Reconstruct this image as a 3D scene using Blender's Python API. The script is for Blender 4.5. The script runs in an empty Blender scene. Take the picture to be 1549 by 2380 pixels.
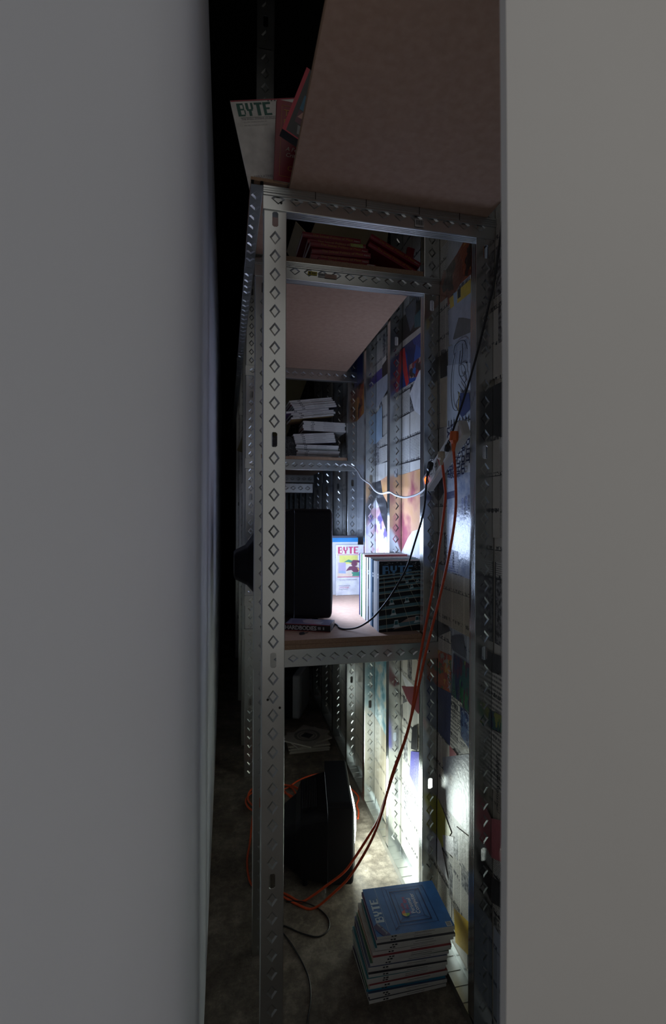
import bpy, math, random
from mathutils import Matrix, Vector
random.seed(11)
D = bpy.data
SC = bpy.context.scene
COL = SC.collection
R = math.radians

# ------------------------------------------------------------------ camera, world, exposure
CAM_H = 1.594
cam_d = D.cameras.new('camera'); cam = D.objects.new('camera', cam_d); COL.objects.link(cam)
SC.camera = cam
cam_d.sensor_fit = 'VERTICAL'; cam_d.sensor_height = 36.0
cam_d.lens = 1142.8 / 2380.0 * 36.0
cam_d.clip_start = 0.01; cam_d.clip_end = 60
yaw, pitch, roll = 0.2153, -0.0022, 0.0044
fw = Vector((math.sin(yaw) * math.cos(pitch), math.cos(yaw) * math.cos(pitch), -math.sin(pitch)))
rt = Vector((math.cos(yaw), -math.sin(yaw), 0)); up = rt.cross(fw)
r2 = math.cos(roll) * rt + math.sin(roll) * up; u2 = -math.sin(roll) * rt + math.cos(roll) * up
cam.matrix_world = Matrix(((r2.x, u2.x, -fw.x, 0), (r2.y, u2.y, -fw.y, 0), (r2.z, u2.z, -fw.z, CAM_H), (0, 0, 0, 1)))
cam_d.dof.use_dof = True; cam_d.dof.focus_distance = 1.75; cam_d.dof.aperture_fstop = 3.0

w = D.worlds.new('gallery_light'); SC.world = w; w.use_nodes = True
bg = w.node_tree.nodes['Background']
bg.inputs[0].default_value = (0.295, 0.284, 0.270, 1); bg.inputs[1].default_value = 1.0
SC.view_settings.view_transform = 'Standard'; SC.view_settings.look = 'None'
SC.view_settings.exposure = 0.0; SC.view_settings.gamma = 1.0
SC.view_settings.use_curve_mapping = False
SC.cycles.max_bounces = 14; SC.cycles.diffuse_bounces = 8; SC.cycles.glossy_bounces = 8
UPPER_GLOW, LOWER_GLOW = 20.0, 28.0

# ------------------------------------------------------------------ materials
MATS = {}
def nodes_of(name):
    m = D.materials.new(name); m.use_nodes = True
    nt = m.node_tree
    return m, nt, nt.nodes['Principled BSDF']
def N(nt, kind, **kw):
    n = nt.nodes.new(kind)
    for k, v in kw.items(): setattr(n, k, v)
    return n
def ramp(nt, src, stops, constant=False):
    r = N(nt, 'ShaderNodeValToRGB'); e = r.color_ramp.elements
    if constant: r.color_ramp.interpolation = 'CONSTANT'
    while len(e) < len(stops): e.new(0.5)
    for el, (p, c) in zip(e, stops): el.position = p; el.color = (*c, 1)
    nt.links.new(src, r.inputs[0]); return r.outputs[0]
def coords(nt, scale=(1, 1, 1), which='Object', rnd=False):
    tc = N(nt, 'ShaderNodeTexCoord'); mp = N(nt, 'ShaderNodeMapping')
    mp.inputs['Scale'].default_value = scale
    nt.links.new(tc.outputs[which], mp.inputs['Vector'])
    if rnd:
        oi = N(nt, 'ShaderNodeObjectInfo'); ml = N(nt, 'ShaderNodeMath', operation='MULTIPLY')
        ml.inputs[1].default_value = 37.0
        nt.links.new(oi.outputs['Random'], ml.inputs[0]); nt.links.new(ml.outputs[0], mp.inputs['Location'])
    return mp.outputs[0]
def noise(nt, vec, scale, detail=4, rough=0.55):
    n = N(nt, 'ShaderNodeTexNoise'); n.inputs['Scale'].default_value = scale
    n.inputs['Detail'].default_value = detail; n.inputs['Roughness'].default_value = rough
    nt.links.new(vec, n.inputs['Vector']); return n.outputs['Fac']
def bump(nt, b, src, strength, dist=0.002):
    bn = N(nt, 'ShaderNodeBump'); bn.inputs['Strength'].default_value = strength
    bn.inputs['Distance'].default_value = dist
    nt.links.new(src, bn.inputs['Height']); nt.links.new(bn.outputs[0], b.inputs['Normal'])
def plain(name, col, rough=0.5, metal=0.0, var=0.12, scale=30.0, bmp=0.0, spec=0.5, bdist=0.002, bscale=None):
    if name in MATS: return MATS[name]
    m, nt, b = nodes_of(name)
    v = coords(nt); f = noise(nt, v, scale)
    lo = tuple(max(0, c * (1 - var)) for c in col); hi = tuple(min(1, c * (1 + var)) for c in col)
    nt.links.new(ramp(nt, f, [(0.3, lo), (0.7, hi)]), b.inputs['Base Color'])
    b.inputs['Roughness'].default_value = rough; b.inputs['Metallic'].default_value = metal
    b.inputs['Specular IOR Level'].default_value = spec
    if bmp: bump(nt, b, noise(nt, v, bscale or scale * 4), bmp, bdist)
    MATS[name] = m; return m
def glow(name, col, strength, base=(0.02, 0.02, 0.02)):
    m, nt, b = nodes_of(name)
    b.inputs['Base Color'].default_value = (*base, 1); b.inputs['Roughness'].default_value = 0.15
    v = coords(nt); f = noise(nt, v, 6, 2)
    nt.links.new(ramp(nt, f, [(0.3, tuple(c * 0.85 for c in col)), (0.7, col)]), b.inputs['Emission Color'])
    b.inputs['Emission Strength'].default_value = strength
    MATS[name] = m; return m
def blotch(name, stops, scale=9.0, rough=0.3, vor=True, stretch=(1, 1, 1)):
    """printed picture: hard patches of several inks"""
    m, nt, b = nodes_of(name)
    v = coords(nt, stretch, rnd=True)
    if vor:
        t = N(nt, 'ShaderNodeTexVoronoi'); t.inputs['Scale'].default_value = scale
        d = N(nt, 'ShaderNodeTexNoise'); d.inputs['Scale'].default_value = scale * 1.3
        mx = N(nt, 'ShaderNodeMixRGB'); mx.inputs[0].default_value = 0.06
        nt.links.new(v, d.inputs['Vector']); nt.links.new(v, mx.inputs[1]); nt.links.new(d.outputs['Color'], mx.inputs[2])
        nt.links.new(mx.outputs[0], t.inputs['Vector'])
        s = N(nt, 'ShaderNodeSeparateColor'); nt.links.new(t.outputs['Color'], s.inputs[0]); src = s.outputs[0]
    else:
        src = noise(nt, v, scale, 3)
    nt.links.new(ramp(nt, src, stops, vor), b.inputs['Base Color'])
    b.inputs['Roughness'].default_value = rough
    bump(nt, b, noise(nt, coords(nt), 60, 5), 0.35, 0.003)
    MATS[name] = m; return m
def newsprint(name, paper, ink, line=230.0, column=17.0, rough=0.38, picture=0.22, photo=(0.06, 0.06, 0.065), bmp=0.4, frames=0.0):
    """columns of small type with blank and picture blocks; page lies in local YZ"""
    m, nt, b = nodes_of(name)
    v = coords(nt, (1, 1, 1), rnd=False)
    sp = N(nt, 'ShaderNodeSeparateXYZ'); nt.links.new(v, sp.inputs[0])
    def M(op, a, bb=None):
        n = N(nt, 'ShaderNodeMath', operation=op)
        for i, q in enumerate((a, bb)):
            if q is None: continue
            if isinstance(q, (int, float)): n.inputs[i].default_value = q
            else: nt.links.new(q, n.inputs[i])
        return n.outputs[0]
    oi = N(nt, 'ShaderNodeObjectInfo')
    sh = M('MULTIPLY', oi.outputs['Random'], 3.7)
    y = M('ADD', sp.outputs['Y'], sh); z = M('ADD', sp.outputs['Z'], sh)
    lines = M('LESS_THAN', M('FRACT', M('MULTIPLY', z, line)), 0.5)
    cb = N(nt, 'ShaderNodeCombineXYZ')
    nt.links.new(M('MULTIPLY', y, 420.0), cb.inputs[0]); nt.links.new(M('FLOOR', M('MULTIPLY', z, line)), cb.inputs[1])
    words = M('GREATER_THAN', noise(nt, cb.outputs[0], 1.0, 1), 0.44)
    gut = M('GREATER_THAN', M('FRACT', M('MULTIPLY', y, column)), 0.1)
    cb2 = N(nt, 'ShaderNodeCombineXYZ')
    nt.links.new(M('FLOOR', M('MULTIPLY', y, column)), cb2.inputs[0]); nt.links.new(M('FLOOR', M('MULTIPLY', z, 9.0)), cb2.inputs[1])
    wn = N(nt, 'ShaderNodeTexWhiteNoise', noise_dimensions='2D'); nt.links.new(cb2.outputs[0], wn.inputs['Vector'])
    typ = M('MULTIPLY', M('MULTIPLY', lines, words), M('MULTIPLY', gut, M('GREATER_THAN', wn.outputs['Value'], picture * 1.25)))
    head = M('MULTIPLY', M('LESS_THAN', M('FRACT', M('MULTIPLY', z, 9.0)), 0.12), M('GREATER_THAN', noise(nt, cb.outputs[0], 0.25, 1), 0.5))
    rule = M('LESS_THAN', M('FRACT', M('MULTIPLY', z, 4.5)), 0.012)
    if frames:
        rule = M('MAXIMUM', M('LESS_THAN', M('FRACT', M('MULTIPLY', z, 9.0)), frames), M('LESS_THAN', M('FRACT', M('MULTIPLY', y, column)), frames * 0.8))
    allink = M('MINIMUM', M('ADD', M('MULTIPLY', typ, 0.8), M('ADD', M('MULTIPLY', head, gut), rule)), 1.0)
    mx = N(nt, 'ShaderNodeMixRGB'); mx.inputs[1].default_value = (*paper, 1); mx.inputs[2].default_value = (*ink, 1)
    nt.links.new(allink, mx.inputs[0])
    pic = M('MULTIPLY', M('LESS_THAN', wn.outputs['Value'], picture * 0.6), gut)
    mx2 = N(nt, 'ShaderNodeMixRGB')
    nt.links.new(pic, mx2.inputs[0]); nt.links.new(mx.outputs[0], mx2.inputs[1])
    nt.links.new(ramp(nt, noise(nt, v, 70, 4), [(0.42, photo), (0.6, tuple(min(1, c + 0.3) for c in photo))]), mx2.inputs[2])
    # yellowing and stains
    mx3 = N(nt, 'ShaderNodeMixRGB', blend_type='MULTIPLY'); mx3.inputs[0].default_value = 0.5
    nt.links.new(mx2.outputs[0], mx3.inputs[1])
    nt.links.new(ramp(nt, noise(nt, v, 5, 4), [(0.35, (0.72, 0.66, 0.55)), (0.65, (1, 1, 1))]), mx3.inputs[2])
    nt.links.new(mx3.outputs[0], b.inputs['Base Color'])
    b.inputs['Roughness'].default_value = rough
    bump(nt, b, noise(nt, coords(nt), 55, 6), bmp, 0.003)
    MATS[name] = m; return m
def galvanised(name, base=(0.60, 0.62, 0.615), r0=0.27, r1=0.35):
    m, nt, b = nodes_of(name)
    v = coords(nt); b.inputs['Metallic'].default_value = 1.0
    vs = N(nt, 'ShaderNodeTexVoronoi'); vs.inputs['Scale'].default_value = 90
    nt.links.new(v, vs.inputs['Vector'])
    s = N(nt, 'ShaderNodeSeparateColor'); nt.links.new(vs.outputs['Color'], s.inputs[0])
    mx = N(nt, 'ShaderNodeMixRGB'); mx.inputs[0].default_value = 0.93
    nt.links.new(s.outputs[0], mx.inputs[1]); nt.links.new(noise(nt, v, 5, 3), mx.inputs[2])
    nt.links.new(ramp(nt, mx.outputs[0], [(0.3, tuple(c * 0.92 for c in base)), (0.7, tuple(min(1, c * 1.05) for c in base))]), b.inputs['Base Color'])
    nt.links.new(ramp(nt, mx.outputs[0], [(0.3, (r0,) * 3), (0.7, (r1,) * 3)]), b.inputs['Roughness'])
    MATS[name] = m; return m

STEEL = galvanised('galvanised_steel')
STEEL2 = galvanised('bright_galvanised_steel', (0.58, 0.60, 0.60), 0.15, 0.22)
WALLP = plain('white_wall_paint', (0.78, 0.775, 0.755), 0.75, var=0.015, scale=3, bmp=0.06, bscale=240, spec=0.2, bdist=0.001)
SPILLP = plain('spill_tinted_wall_paint', (0.68, 0.71, 0.78), 0.7, var=0.015, scale=3, bmp=0.06, bscale=240, spec=0.25, bdist=0.001)  # blue spill of the televisions put into the left wall's base colour
GYPS = plain('gypsum_paper', (0.55, 0.52, 0.46), 0.9, var=0.05, scale=6)
DARKP = plain('black_ceiling_paint', (0.012, 0.012, 0.012), 0.95, var=0.1, spec=0.05)
PAPER = plain('page_paper', (0.66, 0.63, 0.57), 0.8, var=0.06, scale=60)
SPINEW = plain('spine_white', (0.68, 0.66, 0.62), 0.45, var=0.05, scale=40)
INK = plain('black_ink', (0.015, 0.016, 0.02), 0.5, var=0.1)
BLACKP = plain('black_television_plastic', (0.007, 0.007, 0.0095), 0.48, var=0.1, scale=200, bmp=0.1, bscale=900, spec=0.22, bdist=0.0004)
GREYP = plain('grey_bezel_plastic', (0.30, 0.31, 0.32), 0.4, var=0.04)
BLKCORD = plain('black_cord_rubber', (0.012, 0.012, 0.013), 0.4, var=0.1)
WHTCORD = plain('white_cord_vinyl', (0.72, 0.72, 0.72), 0.4, var=0.04)
ORCORD = plain('orange_cord_vinyl', (0.62, 0.075, 0.018), 0.42, var=0.1, scale=60)
SCREWM = plain('dark_screw', (0.03, 0.03, 0.03), 0.4, 0.6)

def mdf():
    m, nt, b = nodes_of('brown_fibreboard'); v = coords(nt)
    nt.links.new(ramp(nt, noise(nt, v, 160, 6), [(0.3, (0.30, 0.185, 0.115)), (0.7, (0.40, 0.26, 0.17))]), b.inputs['Base Color'])
    b.inputs['Roughness'].default_value = 0.75; b.inputs['Specular IOR Level'].default_value = 0.25
    bump(nt, b, noise(nt, v, 500, 2), 0.08, 0.0006); MATS['mdf'] = m; return m
MDF = mdf()
def mdf_face():
    m, nt, b = nodes_of('pinkish_fibreboard_face'); v = coords(nt)
    nt.links.new(ramp(nt, noise(nt, v, 45, 6), [(0.3, (0.46, 0.295, 0.21)), (0.7, (0.54, 0.36, 0.265))]), b.inputs['Base Color'])
    b.inputs['Roughness'].default_value = 0.6; b.inputs['Specular IOR Level'].default_value = 0.3
    bump(nt, b, noise(nt, v, 400, 2), 0.05, 0.0006); return m
MDFF = mdf_face()
def concrete():
    m, nt, b = nodes_of('stained_concrete'); v = coords(nt)
    mx = N(nt, 'ShaderNodeMixRGB'); mx.inputs[0].default_value = 0.6
    nt.links.new(noise(nt, v, 3.2, 9, 0.75), mx.inputs[1]); nt.links.new(noise(nt, v, 16, 10, 0.8), mx.inputs[2])
    nt.links.new(ramp(nt, mx.outputs[0], [(0.38, (0.038, 0.031, 0.025)), (0.5, (0.13, 0.108, 0.084)), (0.64, (0.30, 0.26, 0.208))]), b.inputs['Base Color'])
    nt.links.new(ramp(nt, noise(nt, v, 8, 5), [(0.4, (0.45,) * 3), (0.6, (0.75,) * 3)]), b.inputs['Roughness'])
    bump(nt, b, noise(nt, v, 40, 6), 0.2, 0.003); return m
CONC = concrete()

P = {  # printed matter on the stud wall
 'news': newsprint('newsprint_white', (0.66, 0.64, 0.58), (0.05, 0.05, 0.055)),
 'news_tan': newsprint('newsprint_yellowed', (0.52, 0.47, 0.38), (0.12, 0.11, 0.09), column=11, picture=0.05),
 'news_blue': newsprint('newsprint_bluish', (0.45, 0.5, 0.58), (0.06, 0.08, 0.13), column=9, picture=0.15),
 'panels': newsprint('advert_panels', (0.70, 0.69, 0.65), (0.03, 0.03, 0.035), line=150, column=8, picture=0.34, frames=0.055),
 'text_page': newsprint('page_of_large_type', (0.66, 0.65, 0.6), (0.04, 0.04, 0.045), line=70, column=6, picture=0.02),
 'art_dragon': blotch('dark_red_painting', [(0, (0.03, 0.012, 0.01)), (0.3, (0.16, 0.035, 0.018)), (0.6, (0.26, 0.055, 0.02)), (0.8, (0.42, 0.17, 0.03))], 14),
 'art_paint': blotch('orange_green_painting', [(0, (0.42, 0.09, 0.02)), (0.25, (0.55, 0.27, 0.05)), (0.45, (0.05, 0.13, 0.05)), (0.65, (0.36, 0.05, 0.03)), (0.85, (0.3, 0.28, 0.22))], 34),
 'art_green': blotch('dark_green_painting', [(0, (0.02, 0.03, 0.09)), (0.3, (0.02, 0.09, 0.09)), (0.55, (0.03, 0.17, 0.07)), (0.75, (0.08, 0.02, 0.05)), (0.93, (0.28, 0.3, 0.06))], 40, stretch=(1, 1, 0.4)),
 'art_bluered': blotch('blue_red_advert', [(0, (0.02, 0.05, 0.22)), (0.5, (0.03, 0.09, 0.33)), (0.75, (0.02, 0.03, 0.1))], 7),
 'art_bluered2': blotch('red_blue_photo', [(0, (0.22, 0.03, 0.04)), (0.35, (0.03, 0.12, 0.36)), (0.6, (0.05, 0.03, 0.03)), (0.8, (0.36, 0.26, 0.22))], 32),
 'art_orange': blotch('orange_plum_picture', [(0.3, (0.66, 0.36, 0.13)), (0.48, (0.72, 0.40, 0.24)), (0.62, (0.42, 0.12, 0.14)), (0.75, (0.3, 0.07, 0.12))], 6, vor=False),
 'art_pastel': blotch('pale_violet_picture', [(0, (0.66, 0.62, 0.66)), (0.35, (0.6, 0.36, 0.4)), (0.55, (0.68, 0.68, 0.74)), (0.75, (0.16, 0.12, 0.3))], 22),
 'art_teal': blotch('teal_photo_page', [(0.35, (0.06, 0.22, 0.28)), (0.5, (0.26, 0.40, 0.44)), (0.62, (0.5, 0.5, 0.42))], 18, vor=False),
 'blue_art': blotch('blue_scrawl_page', [(0, (0.03, 0.05, 0.16)), (0.4, (0.08, 0.15, 0.32)), (0.75, (0.3, 0.36, 0.46))], 60),
 'film': blotch('grey_film_sheet', [(0.35, (0.13, 0.14, 0.19)), (0.5, (0.27, 0.29, 0.37)), (0.65, (0.38, 0.35, 0.36))], 12, rough=0.33, vor=False),
 'foil': blotch('pale_blue_coated_page', [(0.35, (0.30, 0.36, 0.5)), (0.5, (0.42, 0.47, 0.58)), (0.65, (0.55, 0.58, 0.64))], 30, rough=0.2, vor=False),
 'foil_text': newsprint('blue_type_page', (0.40, 0.44, 0.56), (0.03, 0.05, 0.22), line=110, column=16, picture=0.3, photo=(0.03, 0.05, 0.2)),
 'drawing': plain('pale_blue_page', (0.52, 0.57, 0.63), 0.35, var=0.06, scale=12, bmp=0.3, bdist=0.003),
 'text_white': plain('white_headline_page', (0.70, 0.71, 0.70), 0.35, var=0.04, scale=12, bmp=0.3, bdist=0.003),
}
for nm, c in dict(grey=(0.38, 0.38, 0.37), yellow=(0.62, 0.42, 0.05), steel_blue=(0.30, 0.40, 0.50), black=(0.018, 0.018, 0.02),
                  grey_blue=(0.36, 0.38, 0.42), dark_grey=(0.14, 0.14, 0.13), cream=(0.60, 0.52, 0.38), navy=(0.025, 0.035, 0.12),
                  dark_page=(0.045, 0.045, 0.05), slate=(0.09, 0.10, 0.13), rose=(0.48, 0.13, 0.15), yellow_green=(0.50, 0.48, 0.06),
                  white_red=(0.62, 0.60, 0.62), white_page=(0.72, 0.72, 0.72), teal=(0.02, 0.10, 0.12), strip=(0.45, 0.42, 0.36),
                  red=(0.55, 0.03, 0.03), white_drip=(0.80, 0.80, 0.82), maroon=(0.16, 0.04, 0.05), blue_print=(0.10, 0.09, 0.48),
                  violet=(0.07, 0.05, 0.24)).items():
    P[nm] = plain('page_' + nm, c, 0.32, var=0.12, scale=25, bmp=0.3, bdist=0.003)

# ------------------------------------------------------------------ mesh helpers
class MB:
    def __init__(s): s.v = []; s.f = []; s.m = []; s.mats = []
    def mi(s, mat):
        if mat not in s.mats: s.mats.append(mat)
        return s.mats.index(mat)
    def poly(s, pts, mat):
        n = len(s.v); s.v += [tuple(p) for p in pts]; s.f.append(tuple(range(n, n + len(pts)))); s.m.append(s.mi(mat))
    def box(s, a, b, mat):
        x0, y0, z0 = a; x1, y1, z1 = b; n = len(s.v)
        s.v += [(x0, y0, z0), (x1, y0, z0), (x1, y1, z0), (x0, y1, z0), (x0, y0, z1), (x1, y0, z1), (x1, y1, z1), (x0, y1, z1)]
        for q in ((3, 2, 1, 0), (4, 5, 6, 7), (0, 1, 5, 4), (1, 2, 6, 5), (2, 3, 7, 6), (3, 0, 4, 7)):
            s.f.append(tuple(n + i for i in q)); s.m.append(s.mi(mat))
    def loft(s, loops, mat, cap0=True, cap1=True, closed=True):
        n = len(s.v); k = len(loops[0])
        for l in loops: s.v += [tuple(p) for p in l]
        mi = s.mi(mat)
        for i in range(len(loops) - 1):
            for j in range(k if closed else k - 1):
                a = n + i * k + j; b = n + i * k + (j + 1) % k
                s.f.append((a, b, b + k, a + k)); s.m.append(mi)
        if cap0: s.f.append(tuple(n + j for j in reversed(range(k)))); s.m.append(mi)
        if cap1: s.f.append(tuple(n + (len(loops) - 1) * k + j for j in range(k))); s.m.append(mi)
    def tube(s, pts, r, mat, n=8, smooth=5):
        if smooth: pts = spline(pts, smooth)
        pts = [Vector(p) for p in pts]; loops = []; prev = None
        for i, p in enumerate(pts):
            t = (pts[min(i + 1, len(pts) - 1)] - pts[max(i - 1, 0)]).normalized()
            a = (prev - t * prev.dot(t)) if prev is not None else t.cross(Vector((0.3, 0.2, 1)) if abs(t.z) < 0.9 else Vector((1, 0, 0)))
            a.normalize(); b = t.cross(a); prev = a
            loops.append([p + r * (math.cos(2 * math.pi * j / n) * a + math.sin(2 * math.pi * j / n) * b) for j in range(n)])
        s.loft(loops, mat)
    def mesh(s, name, smooth=False):
        me = D.meshes.new(name); me.from_pydata(s.v, [], s.f)
        for m in s.mats: me.materials.append(m)
        for p, i in zip(me.polygons, s.m): p.material_index = i; p.use_smooth = smooth
        me.update(); return me
    def build(s, name, parent=None, smooth=False, **kw):
        return obj(name, s.mesh(name, smooth), parent, **kw)
def spline(pts, k):
    pts = [Vector(p) for p in pts]; out = []
    for i in range(len(pts) - 1):
        p0 = pts[max(i - 1, 0)]; p1 = pts[i]; p2 = pts[i + 1]; p3 = pts[min(i + 2, len(pts) - 1)]
        for j in range(k):
            t = j / k
            out.append(0.5 * ((2 * p1) + (p2 - p0) * t + (2 * p0 - 5 * p1 + 4 * p2 - p3) * t * t + (3 * p1 - p0 - 3 * p2 + p3) * t ** 3))
    out.append(pts[-1]); return out
def tag(o, label=None, cat=None, group=None, kind=None):
    for k, v in (('label', label), ('category', cat), ('group', group), ('kind', kind)):
        if v: o[k] = v
    return o
def obj(name, me, parent=None, loc=None, rot=None, mw=None, **kw):
    o = D.objects.new(name, me); COL.objects.link(o)
    if parent is not None: o.parent = parent
    if loc is not None: o.location = loc
    if rot is not None: o.rotation_euler = rot
    if mw is not None: o.matrix_local = mw
    return tag(o, **kw)
def empty(name, loc=(0, 0, 0), rot=(0, 0, 0), **kw):
    o = D.objects.new(name, None); COL.objects.link(o); o.location = loc; o.rotation_euler = rot
    o.empty_display_size = 0.05
    return tag(o, **kw)
def text_mesh(body, size, shear=0.0, extrude=0.0, bold=0.0, align='LEFT', spacing=1.0):
    cu = D.curves.new('type', 'FONT'); cu.body = body; cu.size = size; cu.shear = shear; cu.extrude = extrude
    cu.offset = bold; cu.align_x = align; cu.resolution_u = 2; cu.space_character = spacing
    o = D.objects.new('type', cu); COL.objects.link(o)
    me = D.meshes.new_from_object(o.evaluated_get(bpy.context.evaluated_depsgraph_get()))
    D.objects.remove(o); D.curves.remove(cu); return me
def text(name, body, size, mat, parent, mw, **kw):
    me = text_mesh(body, size, **kw); me.materials.clear(); me.materials.append(mat)
    return obj(name, me, parent, mw=mw)
def frame_m(origin, ex, ey):
    ex = Vector(ex).normalized(); ey = Vector(ey); ey = (ey - ex * ey.dot(ex)).normalized(); ez = ex.cross(ey)
    return Matrix(((ex.x, ey.x, ez.x, origin[0]), (ex.y, ey.y, ez.y, origin[1]), (ex.z, ey.z, ez.z, origin[2]), (0, 0, 0, 1)))
def rr(wd, ht, r, n=5, cy=0.0, cz=0.0):
    pts = []
    for q, (sy, sz) in enumerate(((1, 1), (-1, 1), (-1, -1), (1, -1))):
        for i in range(n + 1):
            a = math.pi / 2 * (q + i / n)
            pts.append((cy + sy * (wd / 2 - r) + r * math.cos(a), cz + sz * (ht / 2 - r) + r * math.sin(a)))
    return pts
ORD = ['first', 'second', 'third', 'fourth', 'fifth', 'sixth', 'seventh', 'eighth', 'ninth', 'tenth', 'eleventh', 'twelfth', 'thirteenth',
       'fourteenth', 'fifteenth', 'sixteenth', 'seventeenth', 'eighteenth', 'nineteenth', 'twentieth', 'twenty-first', 'twenty-second']

# ------------------------------------------------------------------ the setting
def slab(name, a, b, mat, **kw):
    m = MB(); m.box(a, b, mat); return m.build(name, kind='structure', **kw)
slab('floor', (-3.0, -3.0, -0.12), (4.0, 8.4, 0.0), CONC)
slab('wall_left', (-0.15, -3.0, 0.0), (-0.058, 8.3, 3.15), SPILLP)
slab('light_block_1', (-0.17, -0.2, 3.15), (-0.15, 8.3, 3.5), DARKP)  # added dark strip, keeps light from leaking in above the left wall
slab('ceiling', (-0.17, 0.655, 3.5), (0.95, 8.4, 3.56), DARKP)
slab('wall_back', (-0.17, 8.3, 0.0), (0.95, 8.4, 3.5), DARKP)
def front_wall():
    # hand-cut edge of the white partition: slightly wavering
    m = MB(); zs = [0, 0.35, 0.8, 1.3, 1.8, 2.2, 2.42, 2.47, 2.8, 3.0]; xs = [0.280, 0.280, 0.281, 0.282, 0.281, 0.278, 0.276, 0.2745, 0.272, 0.270]
    y0, y1 = 0.655, 0.672
    xs = [x * 1.453 for x in xs]
    for i in range(len(zs) - 1):
        for (y, o) in ((y0, 1), (y1, -1)):
            q = [(xs[i], y, zs[i]), (3.0, y, zs[i]), (3.0, y, zs[i + 1]), (xs[i + 1], y, zs[i + 1])]
            m.poly(q if o == 1 else q[::-1], WALLP)
        m.poly([(xs[i], y1, zs[i]), (xs[i], y0, zs[i]), (xs[i + 1], y0, zs[i + 1]), (xs[i + 1], y1, zs[i + 1])], WALLP)
    return m.build('wall_front', kind='structure')
front_wall()
WALL = slab('wall_right', (0.8165, 0.673, 0.0), (0.829, 8.3, 3.5), GYPS)

# ------------------------------------------------------------------ steel studs
PITCH, SLOT_EVERY = 0.0517, 12
def stud_mesh(name, L, slot_at, wd=0.064, dp=0.035, slots=True, ridges=True, amp=-0.0032, st=None):
    m = MB(); c = 0.0015
    ph = (slot_at - PITCH / 2) % PITCH
    n_slot = round((slot_at - PITCH / 2 - ph) / PITCH)
    edges = [0.0] + [ph + i * PITCH for i in range(int(L / PITCH) + 2) if 1e-4 < ph + i * PITCH < L - 1e-4] + [L]
    x0, x1 = c, wd - c; xm = wd / 2; st = st or STEEL
    for i in range(len(edges) - 1):
        a, b = edges[i], edges[i + 1]; zc = (a + b) / 2; k = round((a - ph) / PITCH)
        R4 = [(x0, 0, a), (x1, 0, a), (x1, 0, b), (x0, 0, b)]
        if b - a < PITCH * 0.98: m.poly(R4, st); continue
        if slots and (k - n_slot) % SLOT_EVERY == 0:
            hx, hz, q = 0.0085, 0.021, 0.004
            H = [(xm - hx, zc - hz + q), (xm - hx + q, zc - hz), (xm + hx - q, zc - hz), (xm + hx, zc - hz + q),
                 (xm + hx, zc + hz - q), (xm + hx - q, zc + hz), (xm - hx + q, zc + hz), (xm - hx, zc + hz - q)]
            H = [(x, 0, z) for x, z in H]
            for f in ((R4[0], R4[1], H[2], H[1]), (R4[1], H[3], H[2]), (R4[1], R4[2], H[4], H[3]), (R4[2], H[5], H[4]),
                      (R4[2], R4[3], H[6], H[5]), (R4[3], H[7], H[6]), (R4[3], R4[0], H[0], H[7]), (R4[0], H[1], H[0])): m.poly(f, st)
            for j in range(8):
                p, q2 = H[j], H[(j + 1) % 8]; m.poly([p, q2, (q2[0], 0.003, q2[2]), (p[0], 0.003, p[2])], st)
            continue
        hx, hz = 0.0158, 0.0200; tx, tz = 0.0095, 0.0126
        B = [(xm, 0, zc - hz), (xm + hx, 0, zc), (xm, 0, zc + hz), (xm - hx, 0, zc)]
        T = [(xm, -amp, zc - tz), (xm + tx, -amp, zc), (xm, -amp, zc + tz), (xm - tx, -amp, zc)]
        for j in range(4):
            m.poly([R4[j], R4[(j + 1) % 4], B[j]], st)
            m.poly([R4[(j + 1) % 4], B[(j + 1) % 4], B[j]], st)
            m.poly([B[j], B[(j + 1) % 4], T[(j + 1) % 4], T[j]], st)
        m.poly(T, st)
    prof = [(c, 0), (c * 0.3, c * 0.3), (0, c)]
    if ridges:
        for y in (0.009, 0.0165, 0.024): prof += [(0, y - 0.0022), (0.0009, y - 0.0008), (0.0009, y + 0.0008), (0, y + 0.0022)]
    prof += [(0, dp), (0.0085, dp)]
    for side in (0, 1):
        pr = [((wd - x) if side else x, y) for x, y in prof]
        lo = [[(x, y, z) for x, y in pr] for z in (0, L)]
        if side: lo = [l[::-1] for l in lo]
        m.loft(lo, st, False, False, closed=False)
    return m.mesh(name)
S = 0.4064; Y0 = 1.4192
wall_stud = stud_mesh('stud', 3.3, 1.782, amp=-0.0014, st=STEEL2)
STUD_Y = [Y0 + S * k - 0.036 for k in range(-1, 14)]
for y in STUD_Y: obj('stud', wall_stud, WALL, loc=(0.751, y, 0.002))
def track(name, y0, y1):
    m = MB(); pr = [(0.749, 0.03), (0.749, 0.0025), (0.8162, 0.0025), (0.8162, 0.03)]
    m.loft([[(x, y, z) for x, z in pr] for y in (y0, y1)], STEEL, False, False, closed=False)
    pr = [(0.7484, 0.03), (0.7484, 0.0005), (0.8162, 0.0005)]
    m.loft([[(x, y, z) for x, z in pr] for y in (y0, y1)], STEEL, False, False, closed=False)
    y = y0 + 0.03
    while y < y1 - 0.02:      # pressed cross ribs
        m.box((0.757, y, 0.0026), (0.809, y + 0.004, 0.0042), STEEL); y += 0.055
    return m.build(name, WALL)
for a, b in ((0.673, 1.95), (1.954, 3.6), (3.604, 6.4)): track('floor_track', a, b)

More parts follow.
